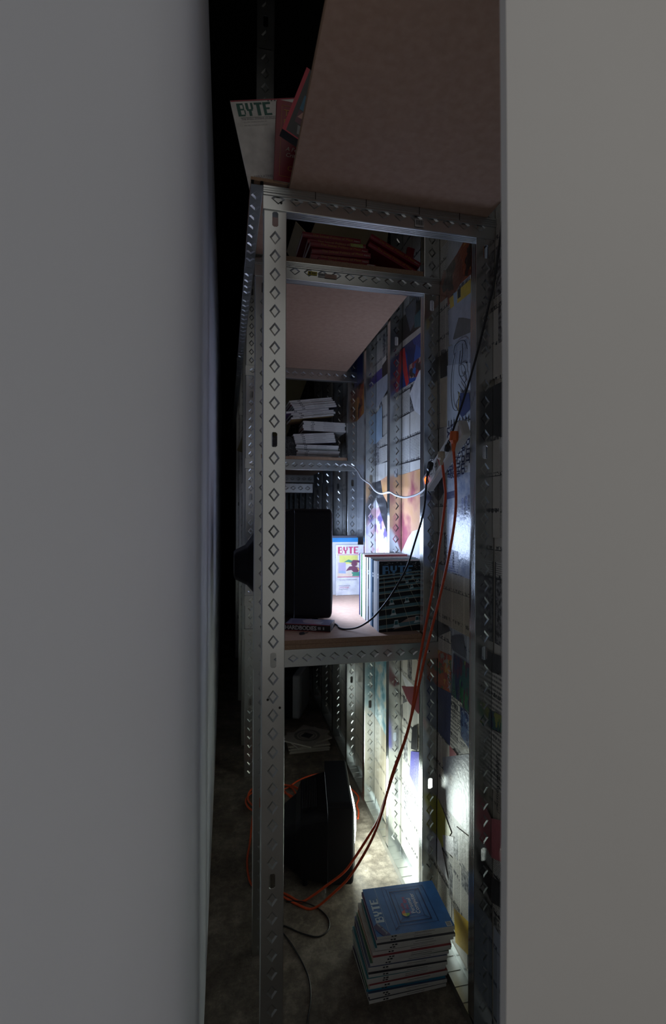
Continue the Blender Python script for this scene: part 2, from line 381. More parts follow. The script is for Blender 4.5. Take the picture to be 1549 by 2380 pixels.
# pasted printed matter between the studs; columns are (y, z) outlines on the wall
def page(mat, pts, depth):
    ys = [p[0] for p in pts]; zs = [p[1] for p in pts]; oy, oz = min(ys), min(zs)
    m = MB(); f = [(0, y - oy, z - oz) for y, z in pts]
    area = sum(f[i - 1][1] * f[i][2] - f[i][1] * f[i - 1][2] for i in range(len(f)))
    if area > 0: f = f[::-1]     # face -X
    bk = [(0.0005, y, z) for _, y, z in f]
    m.poly(f, mat); m.poly(bk[::-1], PAPER)
    for i in range(len(f)): m.poly([f[i - 1], bk[i - 1], bk[i], f[i]][::-1], PAPER)
    return m.build('pasted_page', WALL, loc=(depth, oy, oz))
names = ['news', 'panels', 'news', 'news_tan', 'panels', 'news', 'news_blue']
for k in range(-1, 10):
    a = Y0 + S * k + 0.003 if k >= 0 else 1.02
    b = Y0 + S * (k + 1) - 0.040; z = 0.04; i = 0
    while z < 3.2:
        h = random.uniform(0.22, 0.36)
        sk = random.uniform(-0.02, 0.02)
        page(P[random.choice(names)], [(a, z), (b, z + 0), (b, z + h + 0.02 + sk), (a, z + h + 0.02 - sk)], 0.8155 - 0.0008 * (i % 2)); z += h; i += 1
PAGES = [
('art_dragon',[(1.785,2.488),(1.684,2.604),(1.450,2.505),(1.449,2.407),(1.614,2.412),(1.718,2.370),(1.785,2.380)]),
('grey',[(1.749,2.527),(1.698,2.620),(1.589,2.552),(1.642,2.534),(1.734,2.519)]),
('news',[(1.785,2.414),(1.718,2.411),(1.702,2.211),(1.785,2.231)]),
('yellow',[(1.703,2.398),(1.491,2.394),(1.491,2.339),(1.689,2.347)]),
('steel_blue',[(1.668,2.401),(1.637,2.398),(1.637,2.351),(1.661,2.352)]),
('black',[(1.634,2.397),(1.610,2.399),(1.610,2.365),(1.633,2.367)]),
('grey_blue',[(1.710,2.356),(1.491,2.345),(1.489,2.139),(1.702,2.227)]),
('dark_grey',[(1.670,2.235),(1.626,2.297),(1.587,2.282),(1.490,2.235),(1.490,2.206),(1.659,2.229)]),
('news_blue',[(1.709,2.220),(1.475,2.187),(1.474,2.038),(1.708,2.076)]),
('black',[(1.785,2.208),(1.716,2.208),(1.708,2.113),(1.776,2.118)]),
('drawing',[(1.716,2.151),(1.475,2.094),(1.473,1.917),(1.714,1.923)]),
('cream',[(1.776,2.118),(1.715,2.108),(1.714,1.923),(1.775,1.926)]),
('text_white',[(1.714,1.923),(1.473,1.910),(1.472,1.732),(1.705,1.735)]),
('news',[(1.785,1.929),(1.714,1.920),(1.712,1.745),(1.785,1.745)]),
('foil',[(1.712,1.739),(1.472,1.734),(1.469,1.360),(1.709,1.390)]),
('navy',[(1.730,1.672),(1.634,1.680),(1.634,1.653),(1.726,1.646)]),
('foil_text',[(1.710,1.463),(1.619,1.459),(1.618,1.377),(1.709,1.382)]),
('black',[(1.785,1.724),(1.753,1.740),(1.727,1.681),(1.785,1.644)]),
('news_tan',[(1.785,1.376),(1.478,1.370),(1.476,1.173),(1.785,1.176)]),
('dark_page',[(1.785,1.176),(1.700,1.175),(1.685,1.157),(1.785,1.114)]),
('news',[(1.785,1.115),(1.678,1.162),(1.671,1.076),(1.785,1.060)]),
('slate',[(1.668,1.146),(1.584,1.169),(1.558,1.095),(1.664,1.096)]),
('art_paint',[(1.785,1.064),(1.667,1.073),(1.676,0.935),(1.785,0.920)]),
('art_green',[(1.653,1.087),(1.467,1.080),(1.466,0.912),(1.666,0.932)]),
('navy',[(1.785,0.919),(1.669,0.934),(1.675,0.738),(1.785,0.745)]),
('text_page',[(1.669,0.928),(1.585,0.930),(1.544,0.798),(1.678,0.728)]),
('blue_art',[(1.598,0.917),(1.480,0.906),(1.479,0.779),(1.594,0.813)]),
('news',[(1.785,0.744),(1.678,0.736),(1.677,0.634),(1.785,0.591)]),
('rose',[(1.682,0.739),(1.626,0.734),(1.619,0.679),(1.681,0.657)]),
('film',[(1.740,0.667),(1.479,0.807),(1.477,0.512),(1.701,0.493)]),
('news',[(1.631,0.473),(1.477,0.512),(1.476,0.316),(1.657,0.316)]),
('yellow_green',[(1.785,0.489),(1.738,0.471),(1.665,0.428),(1.737,0.325),(1.785,0.340)]),
('white_red',[(1.737,0.374),(1.644,0.426),(1.644,0.353),(1.726,0.329)]),
('white_page',[(1.785,0.335),(1.752,0.331),(1.685,0.233),(1.785,0.229)]),
('news',[(1.685,0.336),(1.476,0.386),(1.474,0.148),(1.684,0.186)]),
('yellow',[(1.642,0.171),(1.475,0.232),(1.474,0.120),(1.627,0.060)]),
('black',[(2.192,2.517),(1.946,2.509),(1.944,2.363),(2.192,2.399)]),
('slate',[(2.165,2.543),(2.018,2.540),(2.042,2.436),(2.093,2.416)]),
('teal',[(2.042,2.464),(1.923,2.472),(1.922,2.382),(2.041,2.413)]),
('strip',[(2.192,2.405),(1.945,2.390),(1.944,2.366),(2.146,2.366),(2.192,2.369)]),
('art_bluered',[(2.192,2.375),(1.922,2.364),(1.920,2.178),(2.192,2.176)]),
('red',[(2.192,2.325),(2.192,2.368),(2.163,2.366),(2.106,2.190),(2.139,2.175),(2.185,2.267)]),
('art_bluered2',[(2.107,2.265),(1.921,2.264),(1.920,2.171),(2.107,2.206)]),
('panels',[(2.192,2.183),(1.920,2.174),(1.916,1.788),(2.192,1.776)]),
('white_page',[(2.095,2.135),(1.985,2.207),(1.920,2.210),(1.918,1.986),(2.037,2.046)]),
('art_orange',[(2.192,1.776),(1.916,1.786),(1.912,1.404),(2.192,1.378)]),
('white_drip',[(2.192,1.413),(2.109,1.483),(2.057,1.514),(1.913,1.538),(1.912,1.386),(2.192,1.357)]),
('news',[(2.192,0.905),(1.908,1.012),(1.906,0.852),(2.192,0.695)]),
('yellow',[(2.251,0.879),(2.236,0.886),(2.236,0.849),(2.250,0.841)]),
('maroon',[(2.185,0.785),(1.907,0.881),(1.975,0.736),(2.101,0.744)]),
('white_page',[(2.191,0.842),(2.129,0.802),(2.024,0.838)]),
('black',[(2.048,0.650),(1.988,0.684),(1.987,0.574),(2.062,0.548)]),
('blue_print',[(2.062,0.537),(1.968,0.578),(1.966,0.392),(2.076,0.426)]),
('news',[(2.598,2.571),(2.428,2.559),(2.425,2.347),(2.598,2.344)]),
('violet',[(2.598,2.370),(2.482,2.368),(2.481,2.301),(2.598,2.314)]),
('black',[(2.497,2.379),(2.405,2.392),(2.403,2.208),(2.494,2.207)]),
('grey_blue',[(2.598,2.315),(2.404,2.312),(2.403,2.230),(2.598,2.165)]),
('steel_blue',[(2.598,2.143),(2.494,2.168),(2.491,1.971),(2.598,1.973)]),
('panels',[(2.598,1.978),(2.400,2.009),(2.398,1.865),(2.598,1.855)]),
('panels',[(2.598,1.855),(2.398,1.865),(2.397,1.777),(2.598,1.766)]),
('dark_page',[(2.598,1.700),(2.598,1.767),(2.474,1.771),(2.395,1.579),(2.393,1.491),(2.562,1.648)]),
('art_orange',[(2.511,1.769),(2.397,1.788),(2.395,1.645),(2.473,1.692)]),
('art_pastel',[(2.598,1.670),(2.562,1.648),(2.393,1.480),(2.391,1.293),(2.598,1.269)]),
('art_teal',[(2.598,0.795),(2.372,0.860),(2.367,0.449),(2.598,0.479)]),
('news_tan',[(2.598,0.479),(2.367,0.449),(2.361,-0.003),(2.598,0.045)]),
('navy',[(3.005,2.584),(2.866,2.565),(2.863,2.356),(3.005,2.380)]),
('art_dragon',[(3.005,2.395),(2.845,2.403),(2.841,2.195),(3.005,2.176)]),
('grey',[(3.005,2.176),(2.841,2.195),(2.837,1.885),(3.005,1.901)]),
('grey_blue',[(3.005,1.901),(2.818,1.883),(2.811,1.417),(3.005,1.406)]),
('news_tan',[(3.005,0.677),(2.801,0.736),(2.791,0.106),(3.005,-0.002)]),
('news',[(1.382,2.260),(1.300,2.245),(1.299,1.991),(1.382,2.013)]),
('black',[(1.382,1.990),(1.299,1.991),(1.297,1.763),(1.382,1.819)]),
('news',[(1.382,1.837),(1.298,1.814),(1.296,1.524),(1.382,1.520)]),
('dark_page',[(1.382,1.163),(1.294,1.172),(1.293,1.122),(1.382,1.104)]),
('text_page',[(1.382,1.103),(1.293,1.116),(1.293,1.009),(1.382,0.985)]),
('art_green',[(1.382,0.983),(1.292,0.997),(1.292,0.947),(1.382,0.929)]),
('text_page',[(1.382,0.928),(1.292,0.940),(1.291,0.772),(1.382,0.743)]),
('rose',[(1.382,0.652),(1.291,0.697),(1.290,0.572),(1.382,0.531)]),
('dark_page',[(1.382,0.473),(1.289,0.510),(1.289,0.435),(1.382,0.394)]),
]
cnt = {}
for i, (mn, pts) in enumerate(PAGES):
    if len(pts) < 3: continue
    page(P[mn], pts, 0.8138 - 0.00007 * i)

# headline and drawing prints on two of the pages
NAVYI = plain('navy_ink', (0.01, 0.015, 0.06), 0.4, var=0.1)
def wall_text(body, size, y, z, mat, down=True, bold=0.0, x=0.8076):
    # type turned a quarter turn clockwise, reading downwards on the wall that faces -X
    ex, ey = ((0, 0, -1), (0, -1, 0)) if down else ((0, -1, 0), (0, 0, 1))
    return text('headline', body, size, mat, WALL, frame_m((x, y, z), ex, ey), bold=bold, spacing=0.95)
for body, y, z, s in (('D LET', 1.552, 1.852, 0.034), ('AR-OLD', 1.588, 1.850, 0.034), ('ITH THE', 1.621, 1.838, 0.032), ('MOST', 1.652, 1.800, 0.032),
                      ('ATED', 1.676, 1.795, 0.030), ('EM?', 1.698, 1.772, 0.030), ('LAST', 1.702, 1.915, 0.031), ('SO', 1.674, 1.921, 0.031),
                      ('W', 1.640, 1.925, 0.031), ('A', 1.606, 1.925, 0.032), ('Y', 1.572, 1.925, 0.033)):
    wall_text(body, s, y, z, NAVYI, bold=0.0012)
for body, y, z, s in (('VERAST', 1.672, 1.455, 0.018), ('WEST', 1.690, 1.455, 0.014), ('INCH', 1.560, 1.655, 0.020), ('GRADE', 1.585, 1.65, 0.02)):
    wall_text(body, s, y, z, plain('blue_ink', (0.03, 0.06, 0.3), 0.4), bold=0.0006)
wall_text('HOX', 0.034, 1.690, 1.02, plain('pale_ink', (0.35, 0.38, 0.5), 0.4))
wall_text('NEXT TURN', 0.030, 1.610, 0.985, INK); wall_text('ISX FLIES', 0.030, 1.650, 0.965, INK)
wall_text('Longtime Statistical', 0.024, 1.350, 0.87, INK, x=0.8065); wall_text('Problems: Now Have A', 0.024, 1.320, 0.87, INK, x=0.8065)
wall_text('Me', 0.05, 1.345, 0.41, plain('pale_type', (0.5, 0.48, 0.45), 0.5), x=0.8065)
wall_text('The August', 0.018, 1.662, 1.105, plain('pale_type', (0.5, 0.48, 0.45), 0.5))
wall_text('CRITICAL', 0.03, 1.925, 2.31, plain('pale_type', (0.5, 0.48, 0.45), 0.5), x=0.806)
def ink_lines(name, polylines, r, mat, x=0.8085):
    m = MB()
    for pl in polylines:
        m.tube([(x, y, z) for y, z in pl], r, mat, 5, 4)
    return m.build(name, WALL)
hand = [[(1.640, 2.175), (1.665, 2.12), (1.672, 2.05), (1.662, 1.99), (1.635, 1.965), (1.60, 1.97)],
        [(1.60, 2.17), (1.610, 2.12), (1.605, 2.085), (1.575, 2.075), (1.562, 2.09), (1.580, 2.115), (1.605, 2.118)],
        [(1.605, 2.085), (1.570, 2.05), (1.556, 2.065), (1.570, 2.088)], [(1.612, 2.055), (1.575, 2.02), (1.560, 2.035), (1.576, 2.055)],
        [(1.618, 2.03), (1.59, 1.99), (1.572, 2.0), (1.585, 2.025)], [(1.65, 2.17), (1.645, 2.20), (1.60, 2.205), (1.565, 2.19), (1.55, 2.16)],
        [(1.600, 2.010), (1.625, 1.995), (1.628, 1.975), (1.608, 1.960), (1.59, 1.97), (1.60, 2.010)], [(1.585, 2.19), (1.583, 2.15), (1.60, 2.12)]]
ink_lines('hand_drawing', hand, 0.0011, INK)
m = MB(); m.poly([(0.8079, y, z) for y, z in ((1.600, 2.02), (1.535, 2.005), (1.520, 1.95), (1.585, 1.93), (1.612, 1.955))], plain('cartridge_blue', (0.06, 0.08, 0.18), 0.4))
m.poly([(0.8077, y, z) for y, z in ((1.602, 2.022), (1.612, 1.957), (1.620, 1.962), (1.610, 2.026))], plain('cartridge_gold', (0.3, 0.22, 0.05), 0.4))
for i in range(8): m.box((0.8072, 1.533 + i * 0.022, 1.905 + i * 0.0015), (0.8082, 1.537 + i * 0.022, 1.928 + i * 0.0015), INK)
m.build('cartridge_print', WALL)

# ------------------------------------------------------------------ shelving built of the same studs
SHELF = empty('steel_shelving', (0.1, 1.383, 0), label='galvanised steel stud shelving frame with embossed diamonds standing along the wall', cat='shelving')
OFF = Vector((0.1, 1.383, 0))
def rel(x, y, z): return Vector((x, y, z)) - OFF
def post(x, y, L, slot, z0=0.0, mesh=None):
    me = mesh or stud_mesh('post', L, slot); o = obj('post', me, SHELF, loc=rel(x, y, z0)); return me
post(0.101, 1.386, 2.50, 1.800)
post(0.101, 1.790, 3.272, 1.168); post(0.102, 1.7895, 0.222, 0.1, 3.274)
pm = post(0.117, 3.012, 3.30, 1.69)
post(0.112, 3.425, 3.30, 1.69, mesh=pm); post(0.112, 4.25, 3.30, 1.69, mesh=pm); post(0.112, 5.5, 3.30, 1.69, mesh=pm)
MY = Matrix(((0, 0, 1, 0), (0, 1, 0, 0), (-1, 0, 0, 0), (0, 0, 0, 1)))
def beam(x0, x1, y, ztop, slot=0.3, slots=False, rot=0.0):
    me = stud_mesh('beam', x1 - x0, slot, slots=slots)
    p = rel(x0, y, ztop)
    return obj('beam', me, SHELF, mw=Matrix.Translation(p) @ MY)
beam(0.099, 0.835 - 0.020, 1.3815, 2.508)                       # near frame, top only
beam(0.099, 0.813, 1.7855, 2.511); beam(0.099, 0.813, 1.7855, 1.0945)
beam(0.114, 0.813, 3.0070, 2.486); beam(0.114, 0.813, 3.0070, 1.0945); beam(0.114, 0.813, 3.0045, 1.924); beam(0.114, 0.40, 3.0045, 0.893)
beam(0.110, 0.813, 4.245, 1.924); beam(0.110, 0.813, 4.245, 2.486); beam(0.110, 0.60, 3.42, 1.80)
# folded lip of the lapped track along the upper part of the top beams
def lip(x0, x1, y, ztop, ht=0.027):
    m = MB(); pr = [(0.0035, 0.0), (0.0, -0.0005)]
    for f in (0.22, 0.45, 0.68): pr += [(0.0, -ht * f + 0.0026), (-0.0022, -ht * f + 0.0012), (-0.0022, -ht * f - 0.0012), (0.0, -ht * f - 0.0026)]
    pr += [(0.0, -ht + 0.001), (0.0035, -ht)]
    m.loft([[rel(x, y - 0.003 + dy, ztop + dz) for dy, dz in pr] for x in (x0, x1)], STEEL, False, False, closed=False)
    m.build('beam_lip', SHELF)
for x0, x1 in ((0.099, 0.2455), (0.247, 0.396), (0.397, 0.815)): lip(x0, x1, 1.3815, 2.5085)
lip(0.099, 0.42, 1.7855, 2.5115, 0.022); lip(0.421, 0.66, 1.7855, 2.5115, 0.022); lip(0.661, 0.813, 1.7855, 2.5115, 0.022)
MR = Matrix(((-1, 0, 0, 0), (0, 0, 1, 0), (0, 1, 0, 0), (0, 0, 0, 1)))
for y0, y1 in ((1.384, 1.86), (1.863, 2.10), (2.103, 2.72), (2.723, 5.5)):
    me = stud_mesh('side_rail', y1 - y0, 0.1, wd=0.0345, dp=0.012, slots=False, ridges=False)
    obj('side_rail', me, SHELF, mw=Matrix.Translation(rel(0.0995, y0, 2.5095)) @ MR)
def screw(x, y, z, r=0.0035, facing='y'):
    m = MB(); pts = [(math.cos(a * math.pi / 4), math.sin(a * math.pi / 4)) for a in range(8)]
    lo = [[rel(x + q * rr_ * c0, y - d, z + q * rr_ * s0) for c0, s0 in pts] for q, rr_, d in ((1, r, 0), (1, r, 0.0012), (0.5, r, 0.0022))]
    m.loft(lo, SCREWM); m.build('screw', SHELF)
for sx, sy, sz in ((0.149, 1.3812, 2.466), (0.118, 1.386, 1.0700), (0.152, 1.386, 1.0450), (0.16, 1.785, 2.48), (0.77, 1.785, 2.47), (0.775, 1.785, 1.06)):
    screw(sx, sy, sz)
# chalk-line joints of the upper channel and printed stickers on the beams
for x in (0.245, 0.395, 0.56, 0.69):
    m = MB(); m.box(rel(x, 1.3758, 2.486), rel(x + 0.0018, 1.3768, 2.507), INK); m.build('pen_mark', SHELF)
def sticker(x, y, z, wd, ht, mat, marks, parent=SHELF):
    m = MB(); m.box((0, 0, 0), (wd, 0.0006, ht), mat)
    for a, b, c, d in marks: m.box((a * wd, -0.0004, b * ht), (c * wd, 0.0001, d * ht), INK)
    return m.build('sticker', parent, loc=rel(x, y - 0.0006, z))
YST = plain('yellow_sticker', (0.62, 0.50, 0.02), 0.4); WST = plain('white_sticker', (0.6, 0.6, 0.58), 0.4)
sticker(0.292, 1.7828, 2.4705, 0.034, 0.012, YST, [(0.08, 0.2, 0.3, 0.75), (0.38, 0.55, 0.95, 0.75), (0.38, 0.2, 0.9, 0.4)])
BAR = [(0.06 + 0.08 * i, 0.25, 0.06 + 0.08 * i + (0.05 if i % 3 else 0.025), 0.9) for i in range(11)]
sticker(0.330, 1.7828, 2.4660, 0.026, 0.014, WST, BAR)
sticker(0.355, 1.7828, 2.4640, 0.045, 0.015, plain('tan_sticker', (0.42, 0.28, 0.22), 0.5), [])
sticker(0.548, 1.3788, 2.4500, 0.028, 0.022, WST, BAR)

# ------------------------------------------------------------------ fibreboard shelves
def board(name, x0, x1, y0, y1, z0, t, label, tilt=0.0):
    m = MB(); c = 0.0008
    def L(i, z): return [(x0 + i, y0 + i, z), (x1 - i, y0 + i, z), (x1 - i, y1 - i, z), (x0 + i, y1 - i, z)]
    m.loft([L(c, 0), L(0, c), L(0, t - c), L(c, t)], MDF)
    for p, f in enumerate(m.f):
        pass
    m.m = [m.m[0]] * len(m.f); fi = m.mi(MDFF); m.m[-1] = fi; m.m[-2] = fi
    return m.build(name, loc=(0, 0, z0), rot=(tilt, 0, 0), label=label, cat='shelf board')
board('shelf_board', 0.172, 0.786, 0.676, 1.418, 2.5086, 0.017, 'large brown fibreboard shelf overhead, resting on the topmost near beam')
o = board('shelf_board', 0.182, 0.744, -0.004, 1.225, 0, 0.0185, 'brown fibreboard shelf under the red paperbacks, seen from below')
o.location = (0, 1.7865, 2.5116); o.rotation_euler = (-math.atan2(0.0245, 1.22), 0, 0)
board('shelf_board', 0.170, 0.746, 1.786, 3.03, 1.0948, 0.0165, 'lower of two stacked fibreboard shelves beneath the upper television')
board('shelf_board', 0.170, 0.746, 1.788, 3.03, 1.1115, 0.0165, 'upper of two stacked fibreboard shelves, carrying the upper television')
board('shelf_board', 0.172, 0.746, 3.004, 4.26, 1.9246, 0.0185, 'fibreboard shelf at the back carrying the slumped magazine piles')
board('shelf_board', 0.064, 0.168, 1.386, 1.78, 2.5220, 0.010, 'narrow fibreboard strip on the side rail under the topmost magazine')

# ------------------------------------------------------------------ televisions (screens are the light in here)
def crt(name, label, wd, ht, dp, bez, curve, loc, rotz, glow_mat, rim, back_h, back_drop, screen_w=0.84, screen_h=0.76, case_h=1.0, out=0.03):
    t = empty(name, loc, (0, 0, rotz), label=label, cat='television')
    zc = ht / 2 + 0.014
    def bul(z): return curve * (1 - min(1, abs((z - zc) / (ht / 2))) ** 2)
    # bezel
    m = MB(); L = []
    L.append([(-bez + 0.001, y, z) for y, z in rr(wd * 0.975, ht * 0.975 * case_h, 0.02, 5, 0, zc - ht * (1 - case_h) / 2)])
    for dx, ww, hh, r, cz in ((-bez, wd, ht, 0.022, zc), (-0.008, wd, ht, 0.022, zc), (-0.002, wd - 0.006, ht - 0.006, 0.02, zc), (0, wd - 0.016, ht - 0.016, 0.018, zc)):
        L.append([(dx + (bul(z) if dx > -bez else 0), y, z) for y, z in rr(ww, ht if hh == ht else hh, r, 5, 0, cz)])
    sz = zc + ht * 0.04
    for dx, e in ((0.0, 0.012), (-0.012, 0.004)):
        L.append([(dx + bul(z), y, z) for y, z in rr(wd * screen_w + e, ht * screen_h + e, 0.03, 5, 0, sz)])
    m.loft(L[:6], BLACKP, False, False); m.loft(L[5:7], rim, False, False)
    b = m.build('bezel', t)
    # control buttons under the screen
    for i in range(5):
        k = MB(); z0 = zc - ht / 2 + ht * 0.045; y0 = -wd * 0.12 + i * 0.03
        k.box((-0.004, y0, z0), (bul(z0) + 0.003, y0 + 0.018, z0 + 0.008), GREYP); k.build('button', b)
    # casing: shoulder, then the tapering tube housing
    m = MB(); d2 = dp - bez
    secs = [(-bez, wd * 0.995, ht * 0.99 * case_h, zc - ht * (1 - case_h) / 2), (-bez - d2 * 0.12, wd * 0.97, ht * 0.96 * case_h, zc - ht * (1 - case_h) / 2), (-bez - d2 * 0.42, wd * 0.90, ht * 0.86 * case_h, zc - 0.01 - ht * (1 - case_h) / 2),
            (-bez - d2 * 0.50, wd * 0.74, ht * 0.70 * case_h, zc - back_drop * 0.5 - ht * (1 - case_h) / 2), (-bez - d2 * 0.78, wd * 0.52, ht * back_h * 1.35, zc - back_drop), (-bez - d2 * 0.97, wd * 0.42, ht * back_h, zc - back_drop), (-dp, wd * 0.40, ht * back_h * 0.86, zc - back_drop)]
    m.loft([[(x, y, z) for y, z in rr(a, h, min(0.03, h * 0.2), 5, 0, c)] for x, a, h, c in secs], BLACKP, True, True)
    cs = m.build('casing', t)
    for i in range(9):      # vent slats along the top rear
        v = MB(); x = -bez - d2 * (0.16 + 0.028 * i); tz = zc - ht * (1 - case_h) / 2 + ht * 0.46 * case_h - 0.012
        v.box((x, -wd * 0.3, tz), (x - 0.004, wd * 0.3, tz + 0.019 + ht * 0.012 - i * 0.0012), INK); v.build('vent_slat', cs)
    # picture tube
    m = MB(); nu, nv = 14, 12
    for i in range(nu + 1):
        pass
    G = [[None] * (nv + 1) for _ in range(nu + 1)]
    for i in range(nu + 1):
        for j in range(nv + 1):
            u, v = 2 * i / nu - 1, 2 * j / nv - 1
            y = u * wd * screen_w / 2; z = sz + v * ht * screen_h / 2
            G[i][j] = (bul(z) - 0.012 + out * (1 - u * u * 0.9) * (1 - v * v * 0.8), y, z)
    for i in range(nu):
        for j in range(nv): m.poly([G[i][j], G[i + 1][j], G[i + 1][j + 1], G[i][j + 1]], glow_mat)
    m.build('screen', t, smooth=True)
    for sx in (-0.06, -bez - d2 * 0.35):
        for sy in (-1, 1):
            m = MB(); m.loft([[(sx + r * math.cos(a * math.pi / 4), sy * wd * 0.38 + r * math.sin(a * math.pi / 4), z) for a in range(8)] for r, z in ((0.013, 0.0), (0.016, 0.026 if sx > -0.1 else 0.06))], BLACKP)
            m.build('foot', t)
    return t
G1 = glow('television_blue_white_screen', (0.55, 0.69, 1.0), UPPER_GLOW); G2 = glow('television_green_white_screen', (0.88, 1.0, 0.93), LOWER_GLOW)
crt('crt_television', 'black tube television on the shelf, its lit screen turned to the papered wall', 0.50, 0.470, 0.405, 0.16, 0.020, (0.444, 2.305, 1.128), 0.0, G1, BLACKP, 0.26, 0.02, out=0.03)
crt('crt_television', 'black tube television on the concrete floor with a white-lit screen', 0.385, 0.350, 0.38, 0.105, 0.018, (0.562, 2.205, 0.0), R(-9), G2, GREYP, 0.30, 0.06, case_h=0.86, out=0.026, screen_w=0.84)
PALE = plain('pale_grey_monitor_case', (0.30, 0.31, 0.33), 0.5, var=0.03)
def monitor(name, label, wd, ht, dp, loc, rotz):
    t = empty(name, loc, (0, 0, rotz), label=label, cat='monitor')
    m = MB(); m.loft([[(x, y, z) for y, z in rr(a, h, 0.02, 4, 0, ht / 2 + 0.03)] for x, a, h in ((-0.03, wd, ht), (0.01, wd, ht), (0.022, wd * 0.97, ht * 0.97), (0.03, wd * 0.8, ht * 0.8))], PALE, False, True); m.build('front_shell', t)
    m = MB(); m.loft([[(x, y, z) for y, z in rr(a, h, 0.02, 4, 0, ht / 2 + 0.03)] for x, a, h in ((-0.03, wd * 0.97, ht * 0.97), (-dp * 0.4, wd * 0.9, ht * 0.9), (-dp, wd * 0.5, ht * 0.5))], BLACKP, True, True); m.build('casing', t)
    m = MB(); m.loft([[(x0 + 0.1 * math.cos(a * math.pi / 6), 0.1 * math.sin(a * math.pi / 6), z) for a in range(12)] for x0, z in ((-0.1, 0), (-0.1, 0.05))], BLACKP); m.build('stand', t)
    return t
monitor('crt_monitor', 'unlit pale-fronted monitor standing on the dark floor at the far end', 0.34, 0.33, 0.34, (0.595, 3.85, 0.0), R(-22))

# ------------------------------------------------------------------ magazines
def cover_mat(c): return plain('cover_%02x%02x%02x' % tuple(int(x * 255) for x in c), c, 0.42, var=0.18, scale=22)
def magazine(label, wd, ht, t, cov, spine=None, loc=(0, 0, 0), rot=(0, 0, 0), group=None, marks=True, bend=0.0):
    o = empty('magazine', loc, rot, label=label, cat='magazine', group=group)
    c = 0.0005; spine = spine or SPINEW
    m = MB()
    m.box((0, 0, 0), (wd, ht, c), cov); m.box((0, 0, t - c), (wd, ht, t), cov); m.box((-0.0004, 0, 0.0001), (c, ht, t - 0.0001), spine)
    m.build('cover', o)
    m = MB(); m.box((c, 0.001, c), (wd - 0.001, ht - 0.001, t - c), PAPER); m.build('page_block', o)
    if marks:
        m = MB(); r = random.random() * 0.006
        for y0, y1 in ((ht * 0.735 + r, ht * 0.765 + r), (ht * 0.775 + r, ht * 0.80 + r)): m.box((-0.0007, y0, t * 0.3), (-0.0003, y1, t * 0.68), INK)
        m.box((-0.0006, ht * (0.2 + random.random() * 0.1), t * 0.42), (-0.0003, ht * 0.52, t * 0.58), plain('grey_spine_type', (0.25, 0.23, 0.22), 0.5))
        m.build('spine_print', o, kind='stuff')
    return o
def flat_art(name, parent, layers, wd, ht, t):
    """print on a cover: layers of (material, [(u,v)...]) from back to front"""
    m = MB()
    for i, (mat, pts) in enumerate(layers): m.poly([(u * wd, v * ht, t + 0.0002 + 0.00004 * i) for u, v in pts], mat)
    return m.build(name, parent, kind='stuff')
def rect(a, b, c, d): return [(a, b), (c, b), (c, d), (a, d)]
LET = {'B': [(0, 0, .42, 1), (.42, .86, .84, 1), (.42, .46, .9, .58), (.42, 0, .9, .13), (.76, .58, .9, .86), (.84, .13, 1, .46)],
       'Y': [(0, .52, .36, 1), (.66, .52, .94, 1), (.1, .40, .84, .52), (.3, 0, .66, .40)],
       'T': [(0, .85, 1, 1), (.28, 0, .7, .85)], 'E': [(0, 0, .38, 1), (.38, .85, 1, 1), (.38, .46, .82, .58), (.38, 0, 1, .14)]}
def masthead(mat, u0, v0, u1, v1):
    out = []; n = 4; g = (u1 - u0) / (n - 0.12); 
    for i, ch in enumerate('BYTE'):
        x0 = u0 + g * i; ww = g * 0.9
        for a, b, c, d in LET[ch]: out.append((mat, rect(x0 + a * ww, v0 + b * (v1 - v0), x0 + c * ww, v0 + d * (v1 - v0))))
    return out
C = lambda n, c, r=0.4: plain('print_' + n, c, r, var=0.08)
covs = [cover_mat(c) for c in ((0.05, 0.05, 0.06), (0.30, 0.05, 0.06), (0.10, 0.12, 0.2), (0.05, 0.2, 0.24), (0.32, 0.2, 0.08), (0.16, 0.08, 0.2), (0.4, 0.38, 0.35), (0.07, 0.16, 0.1))]

# stack on the floor
z = 0.0005; n = 19
# offsets of the spine's right-hand end, bottom to top
for i in range(n):
    f = i / (n - 1)
    t = random.uniform(0.0088, 0.0112)
    x = 0.735 + 0.004 * math.sin(i * 1.7) - 0.006 * (1 - abs(2 * f - 1)) + max(0, f - 0.45) * 0.062
    y = 1.540 + 0.004 * math.sin(i * 2.3) - 0.010 * math.sin(f * 3.1) + (0.004 if i == n - 1 else 0)
    x = min(x, 0.7425) if z < 0.034 else x
    lab = 'blue magazine with a drawn monitor on its cover, on top of the floor stack' if i == n - 1 else \
          ('lowest magazine of the floor stack, flat on the concrete' if i == 0 else '%s magazine from the top of the floor stack' % ORD[n - 1 - i])
    cv = cover_mat((0.035, 0.135, 0.37)) if i == n - 1 else covs[(i * 5) % 8]
    sp = C('teal_spine', (0.03, 0.25, 0.42)) if i == 3 else SPINEW
    mg = magazine(lab, 0.208, 0.272, t, cv, sp, (x, y, z), (0, 0, R(90 + 3.5 * (1 - f) * math.cos(i) * 0.4 - 2.0 * (1 - f) - 4.0 * f + 1.5 + random.uniform(-0.5, 0.5))), 'magazines stacked on the floor')
    z += t + 0.0003; top = mg; topt = t
BLU2 = C('cover_line', (0.012, 0.02, 0.09)); PALEB = C('pale_blue', (0.50, 0.60, 0.66)); WH = C('white', (0.72, 0.72, 0.72)); REDI = C('red_ink', (0.45, 0.04, 0.07))
